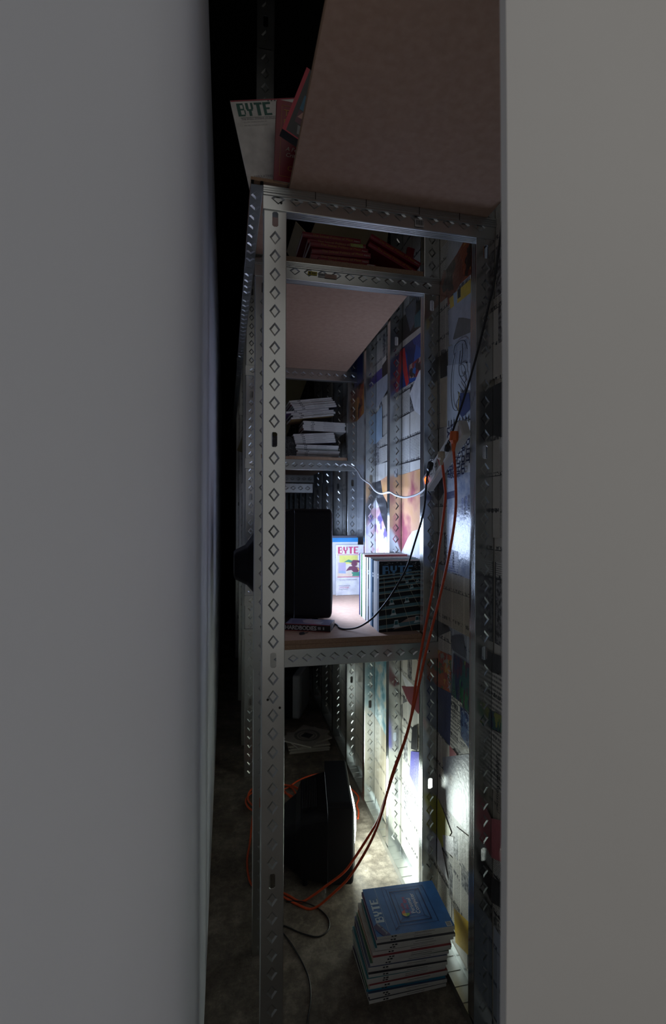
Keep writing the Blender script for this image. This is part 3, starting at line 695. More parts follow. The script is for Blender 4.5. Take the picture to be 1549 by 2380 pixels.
lay = masthead(PALEB, 0.26, 0.848, 0.74, 0.955) + [(PALEB, rect(0.0, 0.835, 1.0, 0.838)), (C('violet_corner', (0.04, 0.02, 0.1)), [(0.0, 0.92), (0.0, 0.82), (0.26, 0.94), (0.2, 1.0), (0.16, 1.0)])]
def ring(a, b, c, d, k, mat):
    return [(mat, rect(a, b, c, b + k)), (mat, rect(a, d - k, c, d)), (mat, rect(a, b, a + k * 1.3, d)), (mat, rect(c - k * 1.3, b, c, d))]
lay += ring(0.13, 0.17, 0.92, 0.69, 0.006, BLU2) + ring(0.19, 0.24, 0.86, 0.66, 0.012, BLU2) + ring(0.27, 0.31, 0.80, 0.60, 0.005, BLU2)
for (a, b), (c, d) in (((0.19, 0.24), (0.27, 0.31)), ((0.86, 0.24), (0.80, 0.31)), ((0.19, 0.66), (0.27, 0.60)), ((0.86, 0.66), (0.80, 0.60)), ((0.08, 0.74), (0.13, 0.69)), ((0.97, 0.74), (0.92, 0.69))):
    lay.append((BLU2, [(a, b), (a + 0.012, b), (c + 0.012, d), (c, d)]))
lay += [(BLU2, rect(0.08, 0.74, 0.97, 0.745)), (BLU2, rect(0.08, 0.69, 0.088, 0.745)), (WH, rect(0.0, 0.03, 0.09, 0.10))]
for i in range(8): lay.append((INK, rect(0.008 + 0.01 * i, 0.035, 0.012 + 0.01 * i + 0.003 * (i % 2), 0.095)))
for i, cc in enumerate(((0.6, 0.1, 0.05), (0.6, 0.4, 0.03), (0.2, 0.4, 0.05), (0.05, 0.1, 0.3))):
    a0 = i * math.pi / 2
    lay.append((C('disc%d' % i, cc), [(0.36, 0.545)] + [(0.36 + 0.065 * math.cos(a0 + k * math.pi / 8), 0.545 + 0.05 * math.sin(a0 + k * math.pi / 8)) for k in range(5)]))
flat_art('cover_print', top, lay, 0.208, 0.272, topt)
def top_text(body, size, u, v, mat, parent, wd, ht, t, ang=0.0, shear=0.0, name='lettering'):
    return text(name, body, size, mat, parent, Matrix.Translation((u * wd, v * ht, t + 0.0012)) @ Matrix.Rotation(ang, 4, 'Z'), shear=shear)
for body, u, v, mt, sz in (('uide', 0.42, 0.53, REDI, 0.020), ('to the IBM', 0.33, 0.475, REDI, 0.018), ('Personal', 0.34, 0.415, WH, 0.020), ('Computer', 0.32, 0.350, WH, 0.022)):
    top_text(body, sz, u, v, mt, top, 0.208, 0.272, topt)
top_text('Special 1000th', 0.010, 0.03, 0.855, PALEB, top, 0.208, 0.272, topt, R(26))

# upright row on the shelf, spines to the left
row = [(0.022, (0.012, 0.014, 0.06)), (0.018, (0.50, 0.50, 0.50)), (0.024, (0.002, 0.055, 0.014)), (0.034, None), (0.026, None), (0.017, (0.004, 0.003, 0.004)), (0.026, None), (0.020, (0.012, 0.014, 0.017)),
       (0.028, None), (0.026, (0.16, 0.22, 0.28)), (0.026, (0.004, 0.03, 0.06)), (0.026, None), (0.028, None), (0.024, (0.30, 0.33, 0.38))]
y = 2.186; nrow = len(row)
desc = {0: 'blue-spined', 1: 'white-spined', 2: 'green-spined', 3: 'thick white-spined', 5: 'black-spined', 7: 'dark grey-spined', 9: 'pale blue-spined', 10: 'dark blue-spined'}
for i, (t, sc) in enumerate(row):
    hh = 0.282 if i < 4 else 0.276 + 0.003 * math.sin(i)
    x = 0.604 - 0.0012 * i
    t *= 0.985
    lab = 'front magazine of the upright row, dark cover with rows of small computers' if i == nrow - 1 else \
          ('rearmost blue-spined magazine of the upright row on the shelf' if i == 0 else '%s magazine, %s from the back of the upright row' % (desc.get(i, 'white-spined'), ORD[i]))
    mg = magazine(lab, 0.1985, hh, t, cover_mat((0.012, 0.014, 0.018)) if i == nrow - 1 else covs[(3 * i) % 8], plain('matt_spine%d' % i, sc or (0.60, 0.59, 0.57), 0.85, var=0.06, spec=0.03), (x, y, 1.1285), (R(90), 0, 0), 'upright magazines on the shelf', marks=i % 3 == 1)
    y -= t + 0.0004; front = mg; ft = t; fh = hh
TEAL = C('teal_bar', (0.11, 0.25, 0.29)); CRM = C('cream_line', (0.52, 0.52, 0.40)); TAN = C('tan_hill', (0.38, 0.28, 0.23)); SKYB = C('mast_blue', (0.14, 0.36, 0.62)); MON = C('little_computer', (0.58, 0.70, 0.72)); SCRN = C('little_screen', (0.03, 0.14, 0.16))
lay = masthead(SKYB, 0.07, 0.80, 0.70, 0.935)
vb = [0.02, 0.16, 0.29, 0.41, 0.515, 0.60, 0.67, 0.73, 0.775]
lay.append((TAN, [(0.30, 0.03), (1.0, 0.12), (1.0, 0.22), (0.62, 0.19), (0.4, 0.1)]))
for k, v in enumerate(vb):
    lay.append((TEAL, [(0.0, v + 0.02), (1.0, v + 0.085), (1.0, v + 0.085 + 0.055 * (1 - k * 0.09)), (0.0, v + 0.02 + 0.05 * (1 - k * 0.09))]))
    lay.append((CRM, [(0.0, v + 0.014), (1.0, v + 0.079), (1.0, v + 0.087), (0.0, v + 0.022)]))
for a, b in ((0.17, 0.10), (0.70, 0.30), (1.12, 0.5), (1.5, 0.68), (1.9, 0.85)):
    # receding dividers, trimmed to the cover
    v0, u0, v1, u1 = 0.0, a, 0.78, b
    if u0 > 1.0: s = (u0 - 1.0) / (u0 - u1); v0 = s * 0.78; u0 = 1.0
    lay.append((CRM, [(u0 - 0.008, v0), (u0 + 0.0, v0), (u1, v1), (u1 - 0.007, v1)]))
for u, v, s in ((0.36, 0.05, 0.17), (0.80, 0.11, 0.15), (0.30, 0.225, 0.14), (0.26, 0.375, 0.13), (0.58, 0.40, 0.125), (0.92, 0.42, 0.12), (0.68, 0.60, 0.09), (0.90, 0.62, 0.09), (0.58, 0.68, 0.075), (0.80, 0.69, 0.075), (0.94, 0.70, 0.07), (0.5, 0.735, 0.06), (0.7, 0.745, 0.06)):
    a, b = s * 0.5, s * 0.55
    lay += [(MON, [(u - a, v), (u + a * 0.9, v + 0.012), (u + a * 0.6, v + 0.03 + b * .2), (u - a * 0.6, v + 0.02 + b * .2)]), (MON, [(u - a * .62, v + b * .35), (u + a * .55, v + b * .4), (u + a * .42, v + b * 1.25), (u - a * .5, v + b * 1.2)]),
            (SCRN, [(u - a * .48, v + b * .48), (u + a * .42, v + b * .52), (u + a * .32, v + b * 1.08), (u - a * .38, v + b * 1.05)])]
flat_art('cover_print', front, lay, 0.1985, fh, ft)
random.seed(5)
lay = [(C('speckle', (0.22, 0.24, 0.24)), rect(u, v, u + 0.012 + 0.02 * random.random(), v + 0.006 + 0.006 * random.random())) for u, v in ((random.random() * 0.95, 0.80 + random.random() * 0.18) for _ in range(110)) if u > 0.72 or v > 0.945]
flat_art('cover_print', front, lay, 0.1985, fh, ft)

# magazine with a reclining figure behind, leaning on a blue-edged box file
def box_file(label, loc, wd, ht, t, body, band):
    o = empty('box_file', loc, (0, 0, 0), label=label, cat='box file')
    m = MB(); m.box((0, 0, 0), (wd, t, ht - 0.036), body); m.build('body', o)
    m = MB(); m.box((-0.001, -0.001, ht - 0.036), (wd + 0.001, t + 0.001, ht - 0.012), band); m.box((0.002, 0.002, ht - 0.012), (wd - 0.002, t - 0.002, ht), plain('dark_file_lid', (0.06, 0.06, 0.08), 0.5)); m.build('lid', o)
box_file('white box file with a blue band, standing upright at the back of the television shelf', (0.560, 2.736, 1.1285), 0.185, 0.336, 0.06, C('file_white', (0.62, 0.62, 0.64)), C('file_blue', (0.03, 0.22, 0.50)))
mg = magazine('white magazine with a painted reclining woman, propped against the box file', 0.205, 0.284, 0.012, cover_mat((0.66, 0.65, 0.66)), None, (0.612, 2.722, 1.1285), (R(90 - 1.8), 0, 0))
t = 0.012
ya, pl, og, gn, bl, sk, mr, oc = (C(n, c) for n, c in (('lemon', (0.62, 0.60, 0.16)), ('plum', (0.16, 0.05, 0.09)), ('ochre', (0.66, 0.40, 0.14)), ('jade', (0.07, 0.26, 0.17)), ('sky', (0.3, 0.38, 0.55)), ('sand', (0.66, 0.52, 0.40)), ('crimson', (0.48, 0.06, 0.14)), ('buff', (0.62, 0.56, 0.46))))
lay = masthead(mr, 0.06, 0.825, 0.64, 0.965)
lay += [(oc, rect(0.04, 0.36, 0.96, 0.81)), (ya, rect(0.1, 0.62, 0.62, 0.79)), (C('mauve', (0.42, 0.36, 0.5)), rect(0.07, 0.42, 0.28, 0.65)), (WH, rect(0.64, 0.66, 0.94, 0.79)), (mr, rect(0.04, 0.355, 0.96, 0.368)), (mr, rect(0.04, 0.80, 0.96, 0.808)),
        (gn, [(0.46, 0.375), (0.94, 0.375), (0.94, 0.43), (0.8, 0.46), (0.45, 0.455)]), (sk, [(0.05, 0.38), (0.46, 0.375), (0.48, 0.42), (0.05, 0.45)]), (bl, [(0.06, 0.44), (0.28, 0.43), (0.26, 0.48), (0.12, 0.49)]),
        (pl, [(0.28, 0.48), (0.38, 0.57), (0.52, 0.58), (0.64, 0.545), (0.7, 0.50), (0.62, 0.455), (0.5, 0.455), (0.44, 0.50)]), (og, [(0.60, 0.54), (0.90, 0.47), (0.88, 0.42), (0.66, 0.47)]),
        (pl, [(0.46, 0.58), (0.58, 0.575), (0.62, 0.62), (0.56, 0.67), (0.48, 0.66), (0.43, 0.62)]), (pl, [(0.36, 0.655), (0.5, 0.70), (0.62, 0.695), (0.84, 0.645), (0.6, 0.645), (0.44, 0.64)]),
        (gn, [(0.22, 0.66), (0.36, 0.71), (0.48, 0.68), (0.42, 0.655)]), (mr, rect(0.70, 0.50, 0.715, 0.65)), (mr, rect(0.86, 0.49, 0.875, 0.64)), (pl, [(0.68, 0.75), (0.8, 0.78), (0.88, 0.72), (0.84, 0.68), (0.76, 0.72)]),
        (C('grey_block', (0.28, 0.28, 0.28)), rect(0.68, 0.02, 0.84, 0.11)), (mr, rect(0.88, 0.02, 0.98, 0.1)), (INK, rect(0.04, 0.0, 0.96, 0.003))]
flat_art('cover_print', mg, lay, 0.205, 0.284, t)
gt = C('grey_type', (0.18, 0.16, 0.18))
for body, s, v, mt in (('THE SMALL SYSTEMS JOURNAL', 0.0078, 0.295, gt), ('DECLARATIVE', 0.0105, 0.175, gt), ('LANGUAGES', 0.0105, 0.140, mr), ('Using Forth II', 0.0095, 0.108, gt)):
    top_text(body, s, 0.08, v, mt, mg, 0.205, 0.284, t)

# slumped piles on the shelf at the back
random.seed(21)
GL = 'magazines piled on the back shelf'
def pile_item(i, lab, x, y, z, t, rz, ry, ht=0.272):
    return magazine(lab, 0.205, ht, t, covs[(i * 3) % 8], None, (x, y, z), (-ry, 0, R(90) + rz), GL, marks=True)
z = 1.9436; k = 0
lower = [(0.660, 0.0), (0.706, 0.2), (0.706, -0.3), (0.712, 1.2), (0.704, 0.6), (0.700, -0.4), (0.704, 0.5)]
for i, (xr, a) in enumerate(lower):
    t = random.uniform(0.0095, 0.0125); pile_item(i, '%s magazine from the bottom of the pile on the back shelf' % ORD[i], xr, 3.062 + 0.01 * math.sin(i * 2), z, t, R(a), 0); z += t + 0.0004
# wedge of tilted issues
tl = R(7.0); zz = z + 0.002
for i in range(5):
    t = 0.0120; pile_item(i + 7, '%s of the tilted magazines lying above the pile bottom on the back shelf' % ORD[i], 0.688 - 0.003 * i + 0.002 * math.sin(i * 3), 3.072, zz + 0.021, t, R(1), R(4.5), 0.262); zz += t + 0.0006
zz += 0.024
for i in range(5):
    t = 0.0115; pile_item(i + 2, '%s of the level magazines jutting right in the middle of the back shelf pile' % ORD[i], 0.748 + 0.004 * math.cos(i * 2), 3.066, zz, t, R(-0.6), R(-0.8), 0.272); zz += t + 0.0004
zz += 0.010
for i in range(9):
    t = 0.0122; x = (0.672, 0.684, 0.672, 0.640, 0.690, 0.684, 0.678, 0.668, 0.660)[i]
    pile_item(i + 4, '%s of the steeply tilted magazines crowning the back shelf pile, counted upwards' % ORD[i], x, 3.064 + 0.006 * math.sin(i), zz + 0.034 + (x - 0.672) * math.tan(R(8.0)), t, R(1.5), R(8.0), 0.275); zz += t + 0.0012
SPK = blotch('black_white_speckled_cover', [(0, (0.012, 0.012, 0.014)), (0.55, (0.03, 0.03, 0.032)), (0.9, (0.25, 0.25, 0.25))], 130)
for i in range(3):
    m = magazine('%s speckled black magazine leaning beside the pile on the back shelf' % ('front', 'middle', 'rear')[i], 0.2, 0.115 + 0.01 * i, 0.010, SPK, SPK, (0.235 + 0.006 * i, 3.085 + 0.016 * i, 1.9436), (R(90), 0, 0), GL, marks=False)

# ------------------------------------------------------------------ books and cases
REDC = plain('deep_red_cover', (0.22, 0.008, 0.022), 0.35, var=0.12, scale=30); GOLD = plain('gold_type', (0.42, 0.20, 0.02), 0.4); CREAMT = plain('cream_type', (0.6, 0.5, 0.42), 0.4); BLKC = plain('black_case', (0.015, 0.014, 0.016), 0.35)
def book(label, wd, ht, t, loc, rot, title=True, group=None, mw=None, tsize=None):
    o = empty('book', loc, rot, label=label, cat='book', group=group)
    if mw is not None: o.matrix_world = mw
    c = 0.0008; m = MB(); m.box((0, 0, 0), (wd, ht, c), REDC); m.box((0, 0, t - c), (wd, ht, t), REDC)
    m.loft([[(x, y, zz) for x, zz in ((c, 0), (-0.001, t * 0.2), (-0.0016, t * 0.5), (-0.001, t * 0.8), (c, t))] for y in (0, ht)], REDC, True, True); m.build('cover', o)
    m = MB(); m.box((c, 0.0012, c), (wd - 0.0012, ht - 0.0012, t - c), PAPER); m.build('page_block', o)
    if title:  # spine lettering, reading down from the head
        text('spine_title', 'The Sexual Politics of Meat', tsize or t * 0.72, GOLD, o, frame_m((-0.0024, ht * 0.83, t * 0.32), (0, -1, 0), (0, 0, 1)))
        text('spine_name', 'Adams', t * 0.42, CREAMT, o, frame_m((-0.0024, ht * 0.12, t * 0.3), (0, -1, 0), (0, 0, 1)))
    return o
GB = 'red paperbacks on the upper shelf'
# spine towards the viewer: local x -> +Y, local y -> -X, so titles read left to right
zb = 2.531
stk = [(0.562, 1.815, 0.020, 2.0, 'bottom'), (0.536, 1.820, 0.020, -1.5, 'second lowest'), (0.540, 1.812, 0.020, -3.0, 'third lowest'), (0.533, 1.822, 0.020, 2.5, 'fourth lowest'), (0.526, 1.830, 0.020, -1.0, 'fifth lowest'), (0.506, 1.835, 0.020, 1.0, 'top')]
for i, (x, y, t, a, nm) in enumerate(stk):
    bk = book('red paperback, %s of the flat stack of red paperbacks%s' % (nm, ', with a green used sticker' if i == 4 else ''), 0.15, 0.228, t, (x, y, zb), (0, 0, R(90 + a)), group=GB)
    zb += t + 0.0005
    if i == 4:
        m = MB(); m.box((-0.0022, 0.012, 0.003), (-0.0018, 0.062, 0.0175), plain('green_sticker', (0.22, 0.30, 0.03), 0.4)); m.build('sticker', bk)
        text('sticker_word', 'USED', 0.013, C('pale_green', (0.5, 0.56, 0.2)), bk, frame_m((-0.0026, 0.058, 0.0055), (0, -1, 0), (0, 0, 1)))
    if i == 0:
        m = MB(); m.box((-0.0022, 0.006, 0.003), (-0.0018, 0.036, 0.017), WST)
        for q in range(8): m.box((-0.0025, 0.009 + q * 0.003, 0.005), (-0.0021, 0.0105 + q * 0.003, 0.015), INK)
        m.build('sticker', bk)
for i, (x0, z0, a, lb) in enumerate(((0.530, 2.648, 24.0, 'upper of two red paperbacks sloping down to the right beside the stack'), (0.530, 2.613, 25.0, 'lower of two red paperbacks sloping down to the right beside the stack'))):
    ca, sa = math.cos(R(a)), math.sin(R(a))
    # local y (foot to head) runs up the slope towards -X
    ex = (0, 1, 0); ey = (-ca, 0, sa); p = (x0 + 0.008 * i + 0.228 * ca - 0.012 * i, 1.812 + 0.012 * i, z0 + 0.004 - 0.228 * sa)
    M4 = frame_m((min(p[0], 0.742), p[1], max(p[2], 2.5325 + 0.0 * i)), ex, ey)
    book(lb, 0.15, 0.222, 0.020, (0, 0, 0), (0, 0, 0), group=GB, mw=M4)
bk = book('red paperback standing on end behind the sloping pair, barcode on its back', 0.03, 0.20, 0.019, (0, 0, 0), (0, 0, 0), title=False, group=GB, mw=frame_m((0.715, 1.985, 2.5275), (0.97, 0.0, -0.18), (0.18, 0.0, 0.97)))
m = MB(); m.box((0.004, 0.03, 0.0191), (0.026, 0.075, 0.0195), WST)
for q in range(9): m.box((0.007, 0.034 + q * 0.0042, 0.0195), (0.023, 0.036 + q * 0.0042, 0.0198), INK)
m.build('sticker', bk)
text('cover_title', 'Meat', 0.016, GOLD, bk, frame_m((0.008, 0.15, 0.0198), (0, -1, 0), (1, 0, 0)))
# tan carton flaps behind the paperbacks
CARD = plain('tan_cardboard', (0.46, 0.38, 0.22), 0.8, var=0.08, scale=10)
def carton(label, loc, rz, wd, dp, ht):
    o = empty('cardboard_box', loc, (0, 0, rz), label=label, cat='box')
    m = MB(); t = 0.004
    for a, b in (((0, 0, 0), (wd, t, ht)), ((0, dp - t, 0), (wd, dp, ht)), ((0, t, 0), (t, dp - t, ht)), ((wd - t, t, 0), (wd, dp - t, ht)), ((t, t, 0), (wd - t, dp - t, t))): m.box(a, b, CARD)
    m.build('body', o)
    for pts in (((0, 0, ht), (wd, 0, ht), (wd - 0.02, -0.10, ht + 0.05), (0.02, -0.10, ht + 0.05)), ((0, 0, ht), (0, dp, ht), (-0.06, dp - 0.02, ht + 0.07), (-0.06, 0.02, ht + 0.07))):
        f = MB(); q = [Vector(p) for p in pts]; n_ = (q[1] - q[0]).cross(q[2] - q[0]).normalized() * 0.003
        f.loft([[tuple(p) for p in q], [tuple(p + n_) for p in q]], CARD); f.build('flap', o)
carton('open tan cardboard box behind the red paperbacks on the upper shelf', (0.36, 2.16, 2.524), R(2), 0.36, 0.30, 0.30)
LEAN = plain('yellowed_board', (0.40, 0.34, 0.17), 0.8, var=0.1, scale=6)
m = MB(); m.box((-0.30, 0, 0), (0.0, 0.012, 1.05), LEAN)
m.build('leaning_panel', loc=(0.36, 3.62, 1.9436), rot=(R(-6), R(20), 0), label='yellowed board leaning in the dark behind the piled magazines', cat='board')

# on the very top: magazine, red book, tape case
mg = magazine('white magazine with green masthead tilted on the topmost shelf', 0.205, 0.268, 0.007, cover_mat((0.60, 0.58, 0.55)), None, (0.068, 1.470, 2.534), (R(90), R(-13), 0), marks=False)
gr = C('dark_green', (0.015, 0.10, 0.075))
lay = [(C('red_edge', (0.3, 0.03, 0.05)), rect(0.0, 0.985, 1.0, 1.0))] + masthead(gr, 0.07, 0.825, 0.56, 0.965) + [(gr, rect(0.09, 0.808, 0.64, 0.8105))]
for i in range(4): lay.append((INK, rect(0.535 + 0.05 * i, 0.972, 0.55 + 0.05 * i, 0.985)))
flat_art('cover_print', mg, lay, 0.205, 0.268, 0.007)
top_text('THE SMALL SYSTEMS JOURNAL', 0.0075, 0.10, 0.782, gt, mg, 0.205, 0.268, 0.007)
for k_ in range(2): top_text('xo no notes an ew xr', 0.008, 0.12, 0.752 - 0.035 * k_, C('faint_pen', (0.38, 0.37, 0.37)), mg, 0.205, 0.268, 0.007)
top_text('SIMULATING', 0.0098, 0.10, 0.155, gt, mg, 0.205, 0.268, 0.007); top_text('SOCIETY', 0.0098, 0.10, 0.118, gt, mg, 0.205, 0.268, 0.007)
top_text('a a note x in at ot nit by e', 0.009, 0.08, 0.045, C('faint_pen', (0.38, 0.37, 0.37)), mg, 0.205, 0.268, 0.007)
bk = book('red book standing behind the overhead board, cream subtitle on its cover', 0.15, 0.228, 0.024, (0.128, 1.405, 2.528), (R(90), R(2), 0), title=False)
m = MB()
for a, b in (((0.014, 0.014), (0.0148, 0.214)), ((0.014, 0.014), (0.14, 0.0148)), ((0.014, 0.2132), (0.14, 0.214)), ((0.139, 0.014), (0.14, 0.214))): m.box((a[0], a[1], 0.024), (b[0], b[1], 0.0245), GOLD)
m.build('cover_frame', bk)
for body, s, u, v, mt, sh in (('The Sexual', 0.026, 0.02, 0.185, GOLD, 0), ('Politics', 0.026, 0.02, 0.158, GOLD, 0), ('of Meat', 0.026, 0.02, 0.131, GOLD, 0), ('A Feminist-Vegetarian', 0.0165, 0.029, 0.088, CREAMT, 0.3), ('Critical Theory', 0.0165, 0.029, 0.071, CREAMT, 0.3), ('Carol J. Adams', 0.020, 0.036, 0.032, GOLD, 0)):
    text('cover_title', body, s, mt, bk, Matrix.Translation((u, v, 0.0248)), shear=sh)
def tape_case(label, loc, rot, parts_fn):
    o = empty('tape_case', loc, rot, label=label, cat='tape case')
    m = MB(); wd, ht, t = 0.105, 0.19, 0.026; m.box((0, 0, 0), (wd, ht, t), BLKC); m.build('sleeve', o)
    parts_fn(o, wd, ht, t); return o
SIL = C('silver_ink', (0.3, 0.3, 0.32))
def pf1(o, wd, ht, t):
    lay = [(C('case_red', (0.42, 0.015, 0.04)), rect(0.0, 0.0, 0.09, 1.0)), (C('case_red', (0.42, 0.015, 0.04)), rect(0.0, 0.0, 1.0, 0.02)), (BLKC, rect(0.09, 0.02, 1.0, 1.0)),
           (C('case_teal', (0.02, 0.12, 0.2)), rect(0.2, 0.40, 0.98, 0.62)), (C('case_skin', (0.36, 0.2, 0.15)), [(0.45, 0.42), (0.7, 0.44), (0.75, 0.6), (0.5, 0.61)]), (C('case_navy', (0.1, 0.03, 0.05)), rect(0.2, 0.20, 0.98, 0.39)), (C('case_flesh', (0.4, 0.22, 0.18)), [(0.22, 0.28), (0.45, 0.30), (0.5, 0.36), (0.3, 0.38)]),
           (C('case_yellow', (0.42, 0.36, 0.03)), [(0.55, 0.25), (0.7, 0.26), (0.68, 0.33), (0.56, 0.33)]), (C('case_grey', (0.2, 0.2, 0.2)), [(0.35, 0.06), (0.6, 0.08), (0.55, 0.2), (0.3, 0.18)])]
    flat_art('cover_print', o, lay, wd, ht, t)
    text('cover_title', 'Malibu Tan', 0.020, SIL, o, frame_m((0.052, 0.125, t + 0.0012), (0, 1, 0), (-1, 0, 0)))
    m = MB(); m.box((0.004, ht, 0.003), (wd - 0.004, ht + 0.0006, t - 0.003), C('case_card', (0.3, 0.22, 0.18))); m.build('open_end', o)
tape_case('black and red tape case leaning on the overhead board, above the red book', (0.131, 1.268, 2.567), (R(90), R(20), R(10)), pf1)
def pf2(o, wd, ht, t):
    RD = C('case_rim', (0.3, 0.015, 0.03)); m = MB()
    m.box((-0.0006, 0, t - 0.0016), (0.002, ht, t + 0.0003), RD); m.box((-0.0006, 0, 0), (0.002, ht, 0.0016), RD); m.build('red_edge', o)
    lay = [(C('case_violet', (0.22, 0.21, 0.30)), rect(0.05, 0.03, 0.98, 0.97)), (C('case_pink', (0.42, 0.32, 0.34)), [(0.1, 0.2), (0.5, 0.3), (0.8, 0.25), (0.9, 0.6), (0.5, 0.7), (0.2, 0.5)]), (C('case_pale', (0.46, 0.46, 0.5)), [(0.2, 0.22), (0.6, 0.2), (0.4, 0.4)]), (C('case_magenta', (0.4, 0.05, 0.12)), rect(0.02, 0.3, 0.10, 0.42)),
           (C('case_dim', (0.14, 0.12, 0.2)), [(0.3, 0.6), (0.8, 0.7), (0.7, 0.9), (0.2, 0.85)])]
    flat_art('cover_print', o, lay, wd, ht, t)
    text('spine_title', 'HARDBODIES', 0.0225, C('silver_letters', (0.55, 0.55, 0.56)), o, frame_m((-0.0012, ht * 0.965, t * 0.2), (0, -1, 0), (0, 0, 1)), bold=0.0004, spacing=0.92)
    m = MB()
    for y0, y1 in ((0.030, 0.024), (0.050, 0.038), (0.062, 0.060)): m.box((-0.0008, y1, t * 0.3), (-0.0003, y0, t * 0.7), SIL)
    m.build('spine_marks', o)
    m = MB(); m.poly([(0.03, -0.0006, 0.005), (0.06, -0.0006, 0.004), (0.085, -0.0006, 0.020), (0.07, -0.0006, 0.015), (0.062, -0.0006, 0.021), (0.05, -0.0006, 0.013), (0.04, -0.0006, 0.020), (0.028, -0.0006, 0.018)], SIL); m.build('end_print', o)
# spine towards the viewer, lying flat
tape_case('black tape case with silver lettering lying flat on the shelf before the television', (0.402, 1.878, 1.1285), (0, 0, R(90 - 22)), pf2)

# binder clip on the shelf
o = empty('binder_clip', (0.290, 1.868, 1.1285), (0, 0, R(20)), label='small black binder clip lying near the front shelf edge', cat='clip')
m = MB(); m.loft([[(x, y, z) for y, z in ((-0.006, 0), (0.006, 0), (0.001, 0.009), (-0.001, 0.009))] for x in (-0.012, 0.008)], BLKC); m.build('jaw', o)
m = MB(); m.tube([(0.008, -0.003, 0.003), (0.022, -0.002, 0.004), (0.026, 0, 0.004), (0.022, 0.002, 0.004), (0.008, 0.003, 0.003)], 0.0008, SCREWM, 5, 3); m.build('wire_handle', o)

# ------------------------------------------------------------------ power strip on the studs
STRIPM = plain('ivory_power_strip', (0.62, 0.60, 0.56), 0.4, var=0.03)
A = Vector((0, 1.716, 1.700)); B = Vector((0, 1.424, 1.868)); ax = (B - A).normalized(); Ls = (B - A).length
# local x along the strip, local y across its face, local z out of the wall (-X)
ez = Vector((-1, 0, 0)); ey = ez.cross(ax)
SM = Matrix(((ax.x, ey.x, ez.x, 0.7495), (ax.y, ey.y, ez.y, A.y), (ax.z, ey.z, ez.z, A.z), (0, 0, 0, 1)))
strip = empty('power_strip', label='ivory power strip screwed slantwise across two studs, red switch lit', cat='power strip'); strip.matrix_world = SM
m = MB(); hw = 0.029
m.loft([[(x, y, z) for x, y in rr(Ls - 2 * i, 2 * hw - 2 * i, 0.006, 3, Ls / 2, 0)] for i, z in ((0, 0.0), (0, 0.024), (0.003, 0.029))], STRIPM); m.build('housing', strip)
def outlet(x):
    m = MB(); m.box((x - 0.017, -0.017, 0.029), (x + 0.017, 0.017, 0.0296), plain('outlet_face', (0.5, 0.48, 0.44), 0.4)); o2 = m.build('outlet', strip)
    m = MB()
    for y in (-0.006, 0.006): m.box((x - 0.005, y - 0.0012, 0.0296), (x + 0.005, y + 0.0012, 0.0300), INK)
    m.box((x - 0.013, -0.0025, 0.0296), (x - 0.009, 0.0025, 0.0300), INK); m.build('slot', o2)
for x in (0.082, 0.128, 0.174, 0.220, 0.266): outlet(x)
m = MB(); m.box((0.020, -0.016, 0.029), (0.042, 0.016, 0.031), plain('switch_frame', (0.03, 0.01, 0.01), 0.4)); sw = m.build('switch', strip)
GR = glow('lit_red_switch', (1.0, 0.06, 0.01), 9.0, (0.3, 0.01, 0.01))
m = MB(); m.loft([[(0.031 + a, b, z) for a, b in ((-0.008, -0.011), (0.008, -0.011), (0.008, 0.011), (-0.008, 0.011))] for z in (0.031, 0.0335)], GR); m.build('lit_rocker', sw)
m = MB(); m.box((0.056, -0.004, 0.0291), (0.063, 0.010, 0.0297), plain('red_print', (0.5, 0.02, 0.03), 0.4)); m.box((0.150, -0.020, 0.0291), (0.156, 0.012, 0.0297), plain('red_print', (0.5, 0.02, 0.03), 0.4)); m.build('red_marking', strip)
def S2W(x, y, z): return SM @ Vector((x, y, z))
def cord(name, label, mat, runs, r, plugs=(), group=None):
    o = empty(name, runs[0][0], label=label, cat='cord', group=group); base = Vector(runs[0][0])
    for pts in runs:
        m = MB(); m.tube([Vector(p) - base for p in pts], r, mat, 8, 5); m.build('cable', o, smooth=True)
    for c, d, ln, w0, w1, pm in plugs:      # plug: centre on the strip face, direction of the lead, length
        c = Vector(c) - base; d = Vector(d).normalized(); s_ = d.cross(Vector((1, 0, 0))).normalized(); n_ = s_.cross(d)
        m = MB(); L = []
        for f, q in ((0, w0 * 0.9), (0.12, w0), (0.45, w0), (0.62, w1 * 1.25), (0.8, w1), (1.0, w1 * 0.8)):
            L.append([c + d * (f * ln) + s_ * (q * math.cos(a * math.pi / 4)) + n_ * (q * 0.8 * math.sin(a * math.pi / 4)) for a in range(8)])
        m.loft([[tuple(v) for v in l] for l in L], pm); m.build('plug', o)
    return o
pb = S2W(0.262, 0, 0.045); pa = S2W(0.150, -0.004, 0.045)
FL = 0.0046
cord('extension_cord', 'orange extension cord hanging from the upper outlet of the power strip to the floor', ORCORD,
     [[(0.700, 1.430, 1.800), (0.712, 1.440, 1.713), (0.722, 1.460, 1.590), (0.716, 1.500, 1.440), (0.700, 1.538, 1.294), (0.675, 1.577, 1.128), (0.652, 1.604, 0.972), (0.625, 1.636, 0.812), (0.589, 1.679, 0.657), (0.561, 1.711, 0.503), (0.534, 1.743, 0.392), (0.493, 1.791, 0.27), (0.458, 1.832, 0.184), (0.412, 1.886, 0.097), (0.372, 1.928, 0.030), (0.335, 1.950, FL), (0.29, 1.985, FL), (0.245, 2.03, FL), (0.205, 2.06, FL)]], FL,
     [((0.700, 1.425, 1.852), (0.0, 0.08, -1.0), 0.062, 0.0165, 0.0075, plain('orange_plug', (0.75, 0.14, 0.02), 0.4))])
